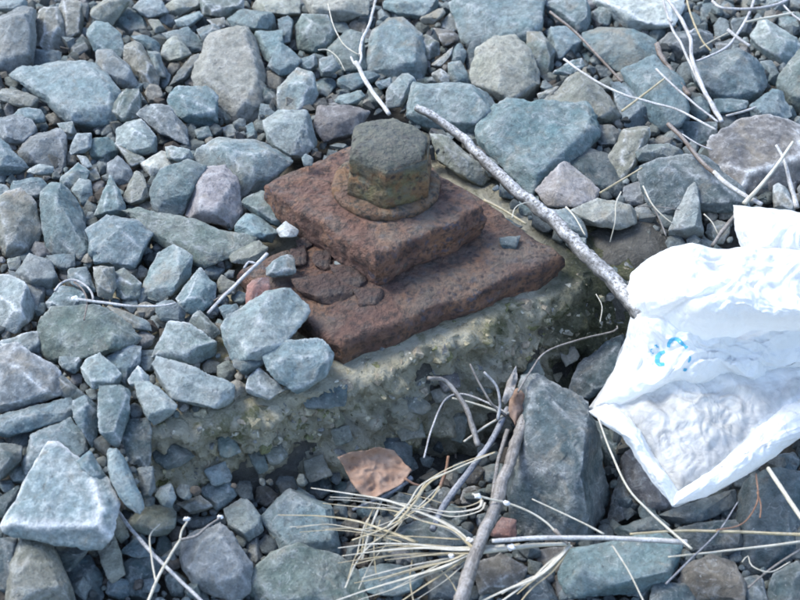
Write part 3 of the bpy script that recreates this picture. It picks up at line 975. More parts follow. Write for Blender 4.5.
# ------------------------------------------------------------------ loose small gravel between the stones (uncountable)
PROTOS = []
def grey(c):
    m = sum(c) / 3
    return tuple(q * 0.55 + m * w * 0.45 for q, w in zip(c, (1.06, 1.0, 0.94)))
def build_gravel():
    r = random.Random(11)
    protos = []
    for k in range(14):
        bm = bmesh.new()
        for _ in range(r.randint(9, 14)):
            d = Vector((r.gauss(0, 1), r.gauss(0, 1), r.gauss(0, 1))).normalized()
            bm.verts.new((d.x * 1.0, d.y * r.uniform(0.7, 1.0), d.z * r.uniform(0.6, 0.9)))
        hull(bm)
        bm.verts.index_update()
        protos.append(([v.co.copy() for v in bm.verts], [[v.index for v in f.verts] for f in bm.faces]))
        bm.free()
    PROTOS.extend(protos)
    verts, faces, cols = [], [], []
    tones = ['blue', 'blue', 'paleblue', 'slate', 'slate', 'lilac', 'tan', 'green', 'teal', 'brown']
    def add(P, s, rr):
        vs, fs = rr.choice(protos)
        m = Matrix.Rotation(rr.uniform(0, 6.28), 3, 'Z') @ Matrix.Rotation(rr.uniform(0, 6.28), 3, 'X')
        b = len(verts)
        c = grey(TONES[rr.choice(tones)][0]); j = rr.uniform(0.6, 1.1)
        for v in vs:
            verts.append(P + (m @ v) * s)
            cols.append((c[0] * j, c[1] * j, c[2] * j, 1.0))
        for f in fs:
            faces.append([b + i for i in f])
    n = 0
    while n < 7000:
        x, y = r.uniform(-0.50, 0.50), r.uniform(-0.42, 0.62)
        n += 1
        if in_footing(x, y, 0.004):
            continue
        s = r.choice((0.003, 0.004, 0.005, 0.006, 0.007, 0.008)) * r.uniform(0.8, 1.25)
        add(Vector((x, y, G(x, y) - 0.012 + s * 0.1 + r.uniform(-0.004, 0.004))), s, r)
    # the bed goes on all round what the stones above cover
    n = 0
    while n < 3600:
        x, y = r.uniform(-1.3, 1.3), r.uniform(-1.0, 1.6)
        n += 1
        u = Vector((x, y, 0)) - CAM
        d = Vector((u.x, u.dot(CU), -u.dot(TOCAM)))
        if d.z > 0 and abs(d.x / d.z) < TX * 1.03 and -TX * 0.80 < d.y / d.z < TX * 0.80:
            continue
        if in_footing(x, y, 0.0):
            continue
        s = r.uniform(0.010, 0.026)
        add(Vector((x, y, G(x, y) - 0.004 + r.uniform(-0.008, 0.006))), s, r)
    n_flat = len(faces)
    for k, (tone, fl, poly) in enumerate(extra):
        bm, C, cc = make_stone(poly, tone, -0.010, False, 0.1, 3000 + k, raw=True)
        cc = (*grey(cc[:3]), 1.0)
        b = len(verts)
        bm.verts.index_update()
        for v in bm.verts:
            verts.append(v.co + C); cols.append(cc)
        for f in bm.faces:
            faces.append([b + v.index for v in f.verts])
        bm.free()
    me = bpy.data.meshes.new('gravel')
    me.from_pydata(verts, [], faces)
    at = me.color_attributes.new('tint', 'FLOAT_COLOR', 'POINT')
    at.data.foreach_set('color', [q for c in cols for q in c])
    me.polygons.foreach_set('use_smooth', [False] * n_flat + [True] * (len(me.polygons) - n_flat))
    me.materials.append(M_GRAVEL)
    o = bpy.data.objects.new('gravel', me)
    COL.objects.link(o)
    tag(o, 'loose small gravel lying between the larger stones', None, None, 'stuff')

PLATE_TOP = {'up': 0.046, 'low': 0.020}
LOWER_PX = [(235, 268), (345, 344), (564, 254), (454, 178)]
UPPER_PX = [(264, 182), (373, 259), (488, 204), (376, 132)]

def in_footing(x, y, pad):
    if x < EDGE[0].x - pad or x > EDGE[-1].x + pad:
        return False
    s = edge_y(x) - y
    return -0.20 < s < 0.012 + pad and (x > EDGE[1].x) and not (s < -0.075 and x < on_z(235, 268, 0).x)

# ------------------------------------------------------------------ concrete footing
def build_footing():
    root = thing('concrete_footing', EDGE[3] + Vector((0, 0, -0.09)), 'crumbling mossy concrete footing under the rusty plates', 'footing')
    N, pts = 300, []
    # dense line along the broken edge
    L = []
    for k in range(N + 1):
        t = k / N * (len(EDGE) - 1)
        i = min(int(t), len(EDGE) - 2)
        L.append(EDGE[i].lerp(EDGE[i + 1], t - i))
    prof = [(-0.20, -0.004), (-0.16, -0.003), (-0.13, -0.002)] + [(-0.11 + 0.0035 * k, 0.0) for k in range(30)] + \
           [(-0.005, -0.0005), (-0.002, -0.002), (0.0, -0.0045), (0.0015, -0.008)] + [(0.002 + 0.0005 * k, -0.0105 - 0.0024 * k) for k in range(34)]
    bm = bmesh.new()
    rows = []
    for k, p in enumerate(L):
        a = L[max(0, k - 4)]; b = L[min(N, k + 4)]
        d = (b - a).normalized()
        out = Vector((d.y, -d.x, 0))
        row = []
        for (s, z) in prof:
            q = p + out * s + Vector((0, 0, z))
            e = smooth(-0.03, 0.004, s)
            n1 = noise.noise(q * 26 + Vector((3, 1, 7)))
            n2 = noise.noise(q * 75 + Vector((9, 4, 2)))
            n3 = noise.noise(q * 190)
            n4 = noise.noise(q * 420)
            bite = math.floor(noise.noise(Vector((q.x * 38, q.y * 38, q.z * 60 + 4))) * 4) / 4
            amt = (0.010 * n1 + 0.008 * n2 + 0.0045 * n3 + 0.002 * n4 + 0.009 * bite) * e
            q += out * amt
            under = smooth(-0.018, -0.05, z) * 0 
            q.z += (0.0022 * n2 + 0.0016 * n3 + 0.0007 * n4 + 0.002 * n1) * (0.25 + 0.75 * e) - 0.004 * e * max(0, n1)
            row.append(bm.verts.new(q - root.location))
        rows.append(row)
    for a, b in zip(rows, rows[1:]):
        for j in range(len(prof) - 1):
            bm.faces.new((a[j], a[j + 1], b[j + 1], b[j]))
    for row, rev in ((rows[0], False), (rows[-1], True)):        # broken ends go down into the bed
        low = [bm.verts.new((v.co.x, v.co.y, -0.0)) for v in row]
        for j in range(len(prof) - 1):
            f = (row[j], low[j], low[j + 1], row[j + 1])
            bm.faces.new(f if not rev else f[::-1])
    bmesh.ops.recalc_face_normals(bm, faces=bm.faces[:])
    bm.verts.index_update()
    from mathutils.bvhtree import BVHTree
    bv = BVHTree.FromBMesh(bm)
    link_mesh('block', bm, M_CONC, root)
    # broken grit sticking to the crumbling face
    r = random.Random(41)
    gv, gf, gc = [], [], []
    for _ in range(620):
        x = r.uniform(118, 640)
        ye = [e[1] + (f[1] - e[1]) * (x - e[0]) / (f[0] - e[0]) for e, f in zip(EDGE_PX, EDGE_PX[1:]) if e[0] <= x <= f[0]]
        y = (ye[0] if ye else 440) + r.triangular(-35, 95, 35)
        hit = bv.ray_cast(CAM - Vector(root.location), ray(x, y))
        if hit[0] is None: continue
        s = r.choice((0.0012, 0.0016, 0.002, 0.0028, 0.004, 0.0055)) * r.uniform(0.8, 1.3)
        m = Matrix.Rotation(r.uniform(0, 6.28), 3, 'Z') @ Matrix.Rotation(r.uniform(0, 6.28), 3, 'X')
        vs, fs = r.choice(PROTOS)
        c_ = r.choice(((0.40, 0.37, 0.28), (0.32, 0.29, 0.20), (0.20, 0.195, 0.14), (0.44, 0.42, 0.35), (0.16, 0.165, 0.085), (0.20, 0.205, 0.20), (0.30, 0.26, 0.2)))
        b0 = len(gv)
        for v in vs:
            gv.append(hit[0] - hit[1] * s * 0.5 * (1 if hit[1].dot(TOCAM) > 0 else -1) + (m @ v) * s); gc.append((*c_, 1.0))
        for f in fs: gf.append([b0 + i for i in f])
    me = bpy.data.meshes.new('grit')
    me.from_pydata(gv, [], gf)
    at = me.color_attributes.new('tint', 'FLOAT_COLOR', 'POINT')
    at.data.foreach_set('color', [q for cc in gc for q in cc])
    me.materials.append(M_GRAVEL)
    go = bpy.data.objects.new('grit', me)
    COL.objects.link(go); go.parent = root
    go['kind'] = 'stuff'
    # aggregate stones set in the broken face
    AG = [('tan', '400,398 416,396 434,406 422,414 406,410', -0.018), ('white', '384,392 406,387 394,400', -0.008),
          ('green', '450,422 458,402 468,418 464,442 452,438', -0.03), ('slate', '300,394 345,386 345,406 310,408', 0.0),
          ('slate', '355,442 410,437 410,465 395,470', -0.05), ('slate', '148,444 172,437 194,456 180,466 162,470', -0.012),
          ('tan', '330,430 348,424 352,440 336,446', -0.03), ('green', '215,440 232,434 240,452 222,458', -0.02),
          ('tan', '262,450 280,444 290,458 272,466', -0.035), ('green', '248,455 262,448 268,470 258,474', -0.03),
          ('tan', '430,392 446,386 452,398 438,404', -0.012), ('purple', '437,376 456,372 460,386 444,392', -0.006),
          ('tan', '395,425 420,420 424,436 402,440', -0.035), ('tan', '300,462 322,456 330,474 310,482', -0.045),
          ('pale', '205,470 226,462 232,480 214,486', -0.045), ('green', '475,382 488,376 492,392 480,396', -0.016),
          ('green', '520,368 538,360 544,376 528,384', -0.02), ('tan', '560,352 574,346 580,358 566,366', -0.014)]
    for k, (tone, pts, z) in enumerate(AG):
        poly = parse(pts)
        cx = sum(p[0] for p in poly) / len(poly); cy = sum(p[1] for p in poly) / len(poly)
        # slide the stone along its sight line to the broken face
        z0 = z
        Pz = on_z(cx, cy, z0)
        for _ in range(25):
            s = edge_y(Pz.x) - Pz.y
            zs = 0.0 if s < 0 else -0.0105 - 2.4 * s
            z0 += (max(zs, -0.075) - z0) * 0.3
            Pz = on_z(cx, cy, z0)
        base = place(cx, cy, 0.0)
        g0 = G(base.x, base.y)
        o, e = make_stone_at(poly, tone, Pz, 900 + k)
        o.parent = root
        o.location = o.location - root.location
    return root

def make_stone_at(poly, tone, P, seed):
    """a stone set at a known point"""
    global place
    keep = place
    place = lambda x, y, lift=0.0: P.copy()
    o, e = make_stone(poly, tone, 0.0, False, 0.04, seed, 0.55, 'aggregate_stone')
    place = keep
    return o, e

# ------------------------------------------------------------------ rusty plates, washer, nut
def build_plate(name, corners, thick, top_z, mat, label, seed, tilt=(0, 0, 0, 0)):
    C = [on_z(x, y, top_z + t) for (x, y), t in zip(corners, tilt)]
    base = sum(C, Vector()) / 4 - Vector((0, 0, thick))
    bm = bmesh.new()
    N = 96
    top, bot = [], []
    def at(u, v):
        return C[0] * (1 - u) * (1 - v) + C[1] * u * (1 - v) + C[2] * u * v + C[3] * (1 - u) * v
    size = (C[1] - C[0]).length
    grid = {}
    layers = 7
    def warp(p, edge):
        q = p * 1.0
        n1 = noise.noise(q * 28 + Vector((seed, 0, 0))); n2 = noise.noise(q * 90 + Vector((0, seed, 0))); n3 = noise.noise(q * 260)
        return Vector((0.0036 * n1 * edge + 0.0016 * n2 * edge, 0.0034 * noise.noise(q * 31 + Vector((5, seed, 2))) * edge, 0.0020 * n1 + 0.0011 * n2 + 0.0005 * n3))
    rnd = 0.0034
    for i in range(N + 1):
        for j in range(N + 1):
            u, v = i / N, j / N
            p = at(u, v)
            k_ = 1 - 0.025 * smooth(0.72, 1.0, abs(2 * u - 1)) * smooth(0.72, 1.0, abs(2 * v - 1))
            mid_ = sum(C, Vector()) / 4
            p = mid_ + (p - mid_) * k_
            e = min(u, 1 - u, v, 1 - v) * size
            drop = rnd * (1 - sqrt(max(0.0, 1 - max(0.0, (rnd * 1.5 - e) / (rnd * 1.5)) ** 2)))
            drop += 0.007 * max(0.0, noise.noise(p * 30 + Vector((seed * 2, 4, 4)))) * (1 - smooth(0.0, 0.016, e))
            p = p + Vector((0, 0, -drop))
            vd = noise.voronoi(p * 95 + Vector((0, 0, seed)))[0][0]
            p.z -= 0.0016 * max(0.0, noise.noise(p * 50 + Vector((1, seed, 1))) + 0.25) * (1 - smooth(0.12, 0.42, vd))
            p += warp(p, 1 - smooth(0, 0.012, e))
            grid[i, j] = bm.verts.new(p - base)
    for i in range(N):
        for j in range(N):
            bm.faces.new((grid[i, j], grid[i + 1, j], grid[i + 1, j + 1], grid[i, j + 1]))
    loop = [(i, 0) for i in range(N)] + [(N, j) for j in range(N)] + [(N - i, N) for i in range(N)] + [(0, N - j) for j in range(N)]
    cen = Vector((0, 0, 0))
    prev = [grid[k] for k in loop]
    for l in range(1, layers + 1):
        ring = []
        for k, key in enumerate(loop):
            t0 = grid[key].co
            z = t0.z - (t0.z + 0.0) * 0
            f = l / layers
            zz = t0.z + (-0.002 - t0.z) * f
            p = Vector((t0.x, t0.y, zz))
            w = p + base
            o2 = Vector((t0.x, t0.y, 0)).normalized()
            flake = math.floor(noise.noise(Vector((w.x * 24, w.y * 24, w.z * 190 + seed))) * 3) / 3
            p += o2 * (0.0022 * noise.noise(w * 60) + 0.0013 * noise.noise(w * 160) + 0.0026 * flake + 0.002 * sin(min(1, f * 1.6) * pi / 2) - 0.004 * f * f)
            ring.append(bm.verts.new(p))
        for k in range(len(loop)):
            k2 = (k + 1) % len(loop)
            bm.faces.new((prev[k], ring[k], ring[k2], prev[k2]))
        prev = ring
    bm.faces.new(prev)
    bmesh.ops.recalc_face_normals(bm, faces=bm.faces[:])
    o = link_mesh(name, bm, mat)
    o.location = base
    tag(o, label, 'plate')
    return C

def lathe(bm, prof, n, M, fn=None):
    rings = []
    for rr, z in prof:
        ring = []
        for k in range(n):
            a = 2 * pi * k / n
            p = Vector((rr * cos(a), rr * sin(a), z))
            if fn: p = fn(p, a)
            ring.append(bm.verts.new(M @ p))
        rings.append(ring)
    for a, b in zip(rings, rings[1:]):
        for k in range(n):
            bm.faces.new((a[k], a[(k + 1) % n], b[(k + 1) % n], b[k]))
    bm.faces.new(rings[0][::-1]); bm.faces.new(rings[-1])

def build_bolt():
    zt = PLATE_TOP['up'] + 0.002
    c = on_z(386, 187, zt)
    # washer
    bm = bmesh.new()
    def wob(p, a):
        w = p + c
        return p + Vector((p.x, p.y, 0)).normalized() * (0.0012 * noise.noise(w * 60) + 0.0006 * noise.noise(w * 170)) + Vector((0, 0, 0.0009 * noise.noise(w * 70)))
    prof = [(0.031, -0.002), (0.0382, -0.002), (0.0388, 0.0), (0.0390, 0.0022), (0.0382, 0.0040), (0.0360, 0.0050), (0.0325, 0.0052), (0.0310, 0.0048), (0.020, 0.0048)]
    lathe(bm, prof, 96, Matrix(), wob)
    w = link_mesh('washer', bm, M_WASHER)
    w.location = c
    tag(w, 'round rusty washer under the big hexagonal nut', 'washer')
    # nut
    cn = on_z(390, 181, zt + 0.006)
    bm = bmesh.new()
    R0 = 0.0318
    ZK = 1.2
    a0 = radians(-94)
    zs = [(-0.001, 1.03), (0.002, 1.035), (0.005, 1.03), (0.008, 1.02), (0.0105, 1.01), (0.0116, 0.95), (0.0128, 0.94), (0.015, 0.985), (0.018, 0.995),
          (0.021, 1.0), (0.0235, 1.0), (0.0255, 0.985), (0.0272, 0.955), (0.0288, 0.905), (0.0300, 0.84), (0.0309, 0.76), (0.0315, 0.66), (0.0318, 0.56), (0.0319, 0.46), (0.0320, 0.36), (0.0320, 0.24), (0.0320, 0.12), (0.0320, 0.02)]
    def hexr(a, rnd_):
        t = (a - a0) % (pi / 3) - pi / 6
        rr = cos(pi / 6) / cos(t)
        return rr * (1 - rnd_) + rnd_ * 0.93
    n = 180
    rings = []
    for z, s in zs:
        ring = []
        for k in range(n):
            a = a0 + 2 * pi * k / n
            p = Vector((cos(a) * R0 * s, sin(a) * R0 * s, z * ZK)) * 1.0
            hx = hexr(a, 0.0 if z < 0.0255 else min(1.0, (z - 0.0255) / 0.006) * 0.7)
            p.x *= hx; p.y *= hx
            ww = p.copy()
            rad = Vector((cos(a), sin(a), 0)) * min(1.0, s * 1.2)
            if 0.010 < z < 0.0135:
                p.z += 0.004 * noise.noise(Vector((cos(a) * 2.2, sin(a) * 2.2, 5)))
            flake = math.floor(noise.noise(ww * 70 + Vector((3, 8, 1))) * 3) / 3
            p += rad * (0.0008 * noise.noise(ww * 60) + 0.0009 * flake + 0.0006 * noise.noise(ww * 150) + 0.0005 * noise.noise(ww * 340))
            if z > 0.026:
                p.z += 0.0016 * noise.noise(ww * 50 + Vector((2, 2, 2))) + 0.0010 * noise.noise(ww * 130) + 0.0008 * flake
                p.z -= 0.0065 * smooth(-0.3, 1.0, cos(a - radians(-35))) * min(1, s * 1.1)      # worn, sloping top
                p.z += 0.002 * smooth(0.1, 1.0, cos(a - radians(150))) * s
            ring.append(bm.verts.new(p))
        rings.append(ring)
    for a, b in zip(rings, rings[1:]):
        for k in range(n):
            bm.faces.new((a[k], a[(k + 1) % n], b[(k + 1) % n], b[k]))
    bm.faces.new(rings[0][::-1]); bm.faces.new(rings[-1])
    o = link_mesh('hexagonal_nut', bm, M_NUT)
    o.location = cn
    tag(o, 'corroded mossy hexagonal bolt head standing on the rusty plate', 'nut')

# ------------------------------------------------------------------ twigs, straw, stalks
def tube(name, pts, radii, mat, parent, rough=0.12, sides=8, seed=0, step=0.0022, flat=1.0):
    P = [p.copy() for p in pts]
    # Catmull-Rom through the points
    dense, rad = [], []
    for i in range(len(P) - 1):
        p0 = P[i - 1] if i else P[0] * 2 - P[1]
        p3 = P[i + 2] if i + 2 < len(P) else P[-1] * 2 - P[-2]
        n = max(2, int((P[i + 1] - P[i]).length / step))
        for k in range(n):
            t = k / n
            a = 0.5 * ((2 * P[i]) + (P[i + 1] - p0) * t + (2 * p0 - 5 * P[i] + 4 * P[i + 1] - p3) * t * t + (3 * P[i] - p0 - 3 * P[i + 1] + p3) * t ** 3)
            dense.append(a); rad.append(radii[i] + (radii[i + 1] - radii[i]) * t)
    dense.append(P[-1]); rad.append(radii[-1])
    org = Vector(parent.location) if parent is not None else dense[0].copy()
    bm = bmesh.new()
    gl = bm.verts.layers.float_vector.new('grain')
    rings = []
    up = Vector((0.13, 0.21, 1)).normalized()
    dist = 0.0
    for i, p in enumerate(dense):
        d = (dense[min(i + 1, len(dense) - 1)] - dense[max(i - 1, 0)]).normalized()
        s = d.cross(up).normalized(); u = s.cross(d)
        if i: dist += (p - dense[i - 1]).length
        wob = Vector((noise.noise(p * 60 + Vector((seed, 0, 0))), noise.noise(p * 60 + Vector((0, seed, 9))), noise.noise(p * 60 + Vector((4, 0, seed))))) * rad[i] * rough * 1.5
        ring = []
        for k in range(sides):
            a = 2 * pi * k / sides
            e = s * cos(a) + u * sin(a) * flat
            rr = rad[i] * (1 + rough * noise.noise(p * 240 + e * 2.0 + Vector((seed, 0, 0))) + rough * 0.8 * noise.noise(p * 90 + e * 1.2))
            v = bm.verts.new(p + wob + e * rr - org)
            v[gl] = Vector((cos(a) * 3.0, sin(a) * 3.0, dist * 55))
            ring.append(v)
        rings.append(ring)
    for a, b in zip(rings, rings[1:]):
        for k in range(sides):
            bm.faces.new((a[k], a[(k + 1) % sides], b[(k + 1) % sides], b[k]))
    bm.faces.new(rings[0][::-1]); bm.faces.new(rings[-1])
    bmesh.ops.recalc_face_normals(bm, faces=bm.faces[:])
    o = link_mesh(name, bm, mat, parent)
    if parent is None:
        o.location = org
    return o

PXM = 0.0007     # metres per photo pixel in the middle of the bed
def path(pts):
    """x, y, height above the bed"""
    return [place(x, y, h) for x, y, h in pts]

def twig(name, label, cat, stems, group=None):
    """stems: (part name, material, [(x, y, h)...], r0 px, r1 px, rough)"""
    first = path(stems[0][2]) if name != 'fallen_stick' else [on_z(x, y, z) for x, y, z in stems[0][2]]
    if len(stems) == 1:
        pn, mat, pts, r0, r1, ro = stems[0]
        n = len(pts)
        if r0 + r1 < 9: r0, r1 = r0 * 0.82, r1 * 0.82
        o = tube(name, first, [PXM * (r0 + (r1 - r0) * i / (n - 1)) for i in range(n)], mat, None, ro, 14 if r0 + r1 > 9 else 8, hash_name(name, label))
        return tag(o, label, cat, group)
    root = thing(name, first[0], label, cat, group)
    for k, (pn, mat, pts, r0, r1, ro) in enumerate(stems):
        n = len(pts)
        if pn in ('bud', 'seed_head'):
            bud(root, place(*pts[0]), r0 * PXM, mat, k, pn)
            continue
        if r0 + r1 < 9 and pn != 'blade': r0, r1 = r0 * 0.82, r1 * 0.82
        tube(pn, path(pts), [PXM * (r0 + (r1 - r0) * i / (n - 1)) for i in range(n)], mat, root, ro, 12 if r0 + r1 > 9 else 8, k + 3, flat=0.35 if pn == 'blade' else 1.0)
    return root

def hash_name(a, b):
    return sum(ord(c) for c in a + b) % 97

def bud(root, P, r, mat, seed, name):
    bm = bmesh.new()
    bmesh.ops.create_icosphere(bm, subdivisions=3, radius=r)
    for v in bm.verts:
        v.co *= 0.62 * (1 + 0.6 * noise.noise(v.co / r * 1.1 + Vector((seed * 3.3, 0, 0))) + 0.25 * noise.noise(v.co / r * 3.4))
        v.co.x *= 1.25
        v.co += P - Vector(root.location)
    link_mesh(name, bm, mat, root)

def h(pts, z=0.02, z1=None):
    n = len(pts)
    return [(x, y, z if z1 is None else z + (z1 - z) * i / max(1, n - 1)) for i, (x, y) in enumerate(pts)]

def build_twigs():
    twig('fallen_stick', 'thick frost-covered stick running from behind the nut to the plastic bag', 'stick',
         [('stick', M_STICK, h([(416, 107), (440, 121), (466, 141), (496, 172), (524, 197), (556, 223), (586, 255), (612, 280), (648, 322)], 0.052, 0.016), 3.7, 8.8, 0.26)])
    twig('rime_twig', 'thin white rime-covered twig with a knot behind the nut', 'twig', [
        ('stem', M_TWIGW, h([(378, -8), (370, 22), (362, 40), (360, 56)], 0.022), 1.8, 2.3, 0.25),
        ('stem', M_TWIGW, h([(356, 62), (366, 82), (378, 99), (389, 114)], 0.024), 3.0, 2.9, 0.15),
        ('knot', M_TWIGW, h([(351, 57), (354, 63), (358, 66), (361, 59), (361, 52)], 0.024), 1.6, 1.6, 0.3),
        ('tendril', M_STRAW, h([(328, 4), (333, 24), (342, 42), (352, 51), (360, 55)], 0.024), 0.9, 0.8, 0.2),
        ('tendril', M_STRAW, h([(318, 50), (328, 50), (338, 58), (345, 71)], 0.02), 0.9, 0.6, 0.2)])
    twig('curled_twig', 'thin curled twig ending in a white frosted seed head', 'twig', [
        ('stem', M_TWIGW, h([(76, 299), (100, 302), (130, 306), (158, 306), (176, 303)], 0.026, 0.022), 1.7, 1.2, 0.2),
        ('seed_head', M_BUD, [(75.5, 298.5, 0.026)], 4.2, 0, 0),
        ('tendril', M_TWIGG, h([(55, 291), (62, 283), (74, 280), (86, 286), (92, 294), (93, 300)], 0.024), 1.6, 1.2, 0.2),
        ('tendril', M_TWIGB, h([(74, 282), (83, 290), (87, 302), (84, 320)], 0.023), 1.1, 0.9, 0.2)])
    twig('forked_twig', 'short grey forked twig lying beside the red brick fragment', 'twig', [
        ('stem', M_TWIGG, h([(267, 254), (256, 265), (240, 281), (224, 296), (208, 313)], 0.026), 2.6, 1.8, 0.2),
        ('fork', M_TWIGG, h([(256, 264), (249, 262), (244, 268)], 0.026), 1.9, 1.4, 0.2),
        ('fork', M_TWIGB, h([(240, 282), (228, 291), (214, 301)], 0.024), 1.8, 1.0, 0.2)])
    twig('branching_twig', 'frosted upright twig with paired stems beside the white frosty stone', 'twig', [
        ('stem', M_TWIGG, h([(664, -6), (680, 18), (690, 38), (692, 58), (703, 88), (722, 122)], 0.034, 0.028), 2.4, 3.2, 0.2),
        ('stem', M_TWIGG, h([(661, -6), (672, 28), (682, 46), (693, 70), (708, 100)], 0.032, 0.026), 1.8, 2.2, 0.2),
        ('spur', M_TWIGW, h([(690, 33), (695, 29)], 0.034), 1.8, 1.5, 0.2),
        ('spur', M_TWIGW, h([(672, 22), (668, 18)], 0.034), 1.8, 1.5, 0.2),
        ('stem', M_TWIGB, h([(656, 44), (664, 62), (678, 80), (690, 96)], 0.012), 4.0, 3.4, 0.5)])
    twig('forking_branch', 'pale frosted branch forking above the grey stones', 'twig', [
        ('stem', M_TWIGG, h([(756, -6), (750, 12), (740, 30), (728, 46), (712, 55), (694, 62)], 0.036, 0.026), 2.4, 1.6, 0.2),
        ('branch', M_TWIGG, h([(712, 1), (722, 8), (750, 9), (775, 5), (794, -4)], 0.036), 2.0, 2.4, 0.2),
        ('branch', M_STRAW, h([(746, 22), (765, 18), (794, 13)], 0.034), 1.5, 2.4, 0.15),
        ('branch', M_TWIGG, h([(728, 30), (738, 38), (750, 46)], 0.032), 2.6, 2.2, 0.2),
        ('branch', M_TWIGG, h([(782, 4), (792, 14), (803, 22)], 0.034), 1.5, 1.5, 0.2)])
    twig('long_twig', 'long thin pale twig lying across the stones towards the dark stem', 'twig',
         [('stem', M_TWIGW, h([(564, 59), (583, 73), (603, 85), (625, 95), (650, 102), (680, 111), (716, 130)], 0.030), 1.7, 1.6, 0.15)])
    twig('dark_twig', 'straight brown stem leaning over the blue stones', 'stem',
         [('stem', M_TWIGB, h([(550, 12), (575, 32), (600, 58), (622, 82)], 0.028), 2.0, 1.8, 0.12)])
    twig('thin_twig', 'thin grey stem crossing the pale long twig', 'stem',
         [('stem', M_TWIGG, h([(656, 69), (676, 88), (696, 105), (718, 122)], 0.028), 1.7, 1.5, 0.15)])
    twig('brown_twig', 'brown stem turning white with frost where it meets the bag', 'stem', [
        ('stem', M_TWIGB, h([(668, 124), (684, 140), (702, 162), (716, 174)], 0.020, 0.024), 2.8, 2.8, 0.2),
        ('stem', M_TWIGW, h([(714, 172), (730, 186), (748, 197), (762, 205)], 0.024, 0.028), 3.0, 3.0, 0.2)])
    twig('straw_stalk', 'thick pale straw stalk leaning on the purple frosted stone', 'straw', [
        ('stalk', M_STRAW, h([(793, 142), (775, 168), (757, 190), (744, 204)], 0.040, 0.030), 2.0, 3.0, 0.1),
        ('stalk', M_STALK, h([(738, 212), (726, 226), (712, 246)], 0.022), 3.0, 2.4, 0.2)])
    twig('frosted_sprig', 'short white frosted sprig beside the straw stalk', 'twig',
         [('stem', M_TWIGW, h([(776, 145), (784, 160), (790, 182), (797, 208)], 0.036, 0.022), 1.6, 3.4, 0.2)])
    S = 'loose straws on the gravel'
    for pts, mat, r0, r1, lab, z in [
        ([(622, 111), (642, 96), (664, 79)], M_STRAWY, 1.6, 1.3, 'short yellow straw lying over the pale long twig', 0.030),
        ([(600, 193), (620, 181), (642, 168)], M_STRAWY, 1.2, 1.2, 'short yellow straw touching the pinkish grey stone', 0.022),
        ([(621, 192), (616, 204), (615, 222), (610, 242)], M_STRAW, 0.9, 0.7, 'thin pale hair-like straw over the flat cream stone', 0.022),
        ([(643, 186), (652, 204), (662, 215), (673, 224)], M_STRAW, 1.1, 0.8, 'thin bent straw over the dark slate by the cone-shaped stone', 0.020),
        ([(645, 192), (658, 216), (666, 236)], M_STALK, 1.2, 1.0, 'grey stem leaning behind the cone-shaped stone', 0.018),
        ([(566, 207), (575, 217), (585, 235)], M_STRAW, 1.3, 0.9, 'short white straw sticking out beside the frosted stick', 0.022),
        ([(484, 200), (500, 208), (526, 224)], M_STRAWY, 1.8, 1.4, 'yellow straw poking out under the frosted stick', 0.016),
        ([(512, 218), (515, 208), (524, 203), (538, 203)], M_STRAW, 0.8, 0.6, 'fine curled grass hair over the frosted stick', 0.030),
        ([(682, 134), (698, 144), (712, 150)], M_TWIGG, 1.1, 1.1, 'short grey straw beside the brown stem', 0.022),
        ([(686, -4), (692, 18), (702, 40), (711, 51)], M_STRAWY, 1.4, 1.2, 'yellow straw standing behind the branching twig', 0.026),
        ([(700, 48), (714, 40), (728, 33)], M_STRAW, 1.1, 1.1, 'short pale straw crossing the forking branch', 0.026),
        ([(726, 116), (742, 112), (756, 107)], M_TWIGW, 1.4, 1.6, 'short white twig over the blue stones below the grey block', 0.026),
        ([(638, 206), (660, 207), (680, 210)], M_STALK, 0.7, 0.6, 'fine dark hair-like stem over the slate', 0.018),
        ([(704, 214), (712, 222), (718, 234)], M_STRAW, 0.9, 0.7, 'fine straw between cone-shaped stone and bag', 0.010),
        ([(518, 392), (530, 372), (546, 352), (578, 340), (614, 331), (617, 326)], M_STALK, 1.3, 1.0, 'thin bent root across the mossy end of the footing', 0.052),
        ([(600, 322), (602, 306), (596, 294)], M_STRAW, 0.6, 0.5, 'fine pale hair on the mossy footing', 0.012)]:
        twig('straw', lab, 'straw', [('straw', mat, h(pts, z), r0, r1, 0.15)], S)
    twig('budded_twig', 'small forked twig with two white frosted buds', 'twig', [
        ('stem', M_STRAW, h([(146, 606), (158, 578), (170, 556), (180, 540)], 0.030), 1.7, 1.5, 0.15),
        ('fork', M_STRAW, h([(180, 540), (182, 530), (187, 522)], 0.030), 1.3, 1.2, 0.15),
        ('fork', M_STALK, h([(180, 540), (196, 536), (208, 526), (220, 518)], 0.030), 1.6, 1.2, 0.15),
        ('bud', M_BUD, [(187, 519, 0.030)], 3.4, 0, 0), ('bud', M_BUD, [(220, 517, 0.030)], 3.2, 0, 0),
        ('fork', M_STRAW, h([(156, 582), (152, 560), (150, 536), (160, 524)], 0.028), 1.1, 0.8, 0.15)])
    twig('dark_twig', 'dark grey stem lying below the footing corner, past the budded twig', 'stem',
         [('stem', M_TWIGG, h([(118, 512), (140, 540), (165, 566), (190, 590), (206, 606)], 0.024), 2.2, 1.8, 0.15)])
    twig('straw', 'short tan straw with a knob beside the big frost-rimmed stone', 'straw', [
        ('stem', M_STRAWY, h([(112, 501), (130, 496), (147, 490)], 0.026), 0.9, 0.9, 0.15),
        ('bud', M_STALK, [(148, 490, 0.026)], 1.9, 0, 0)], S)
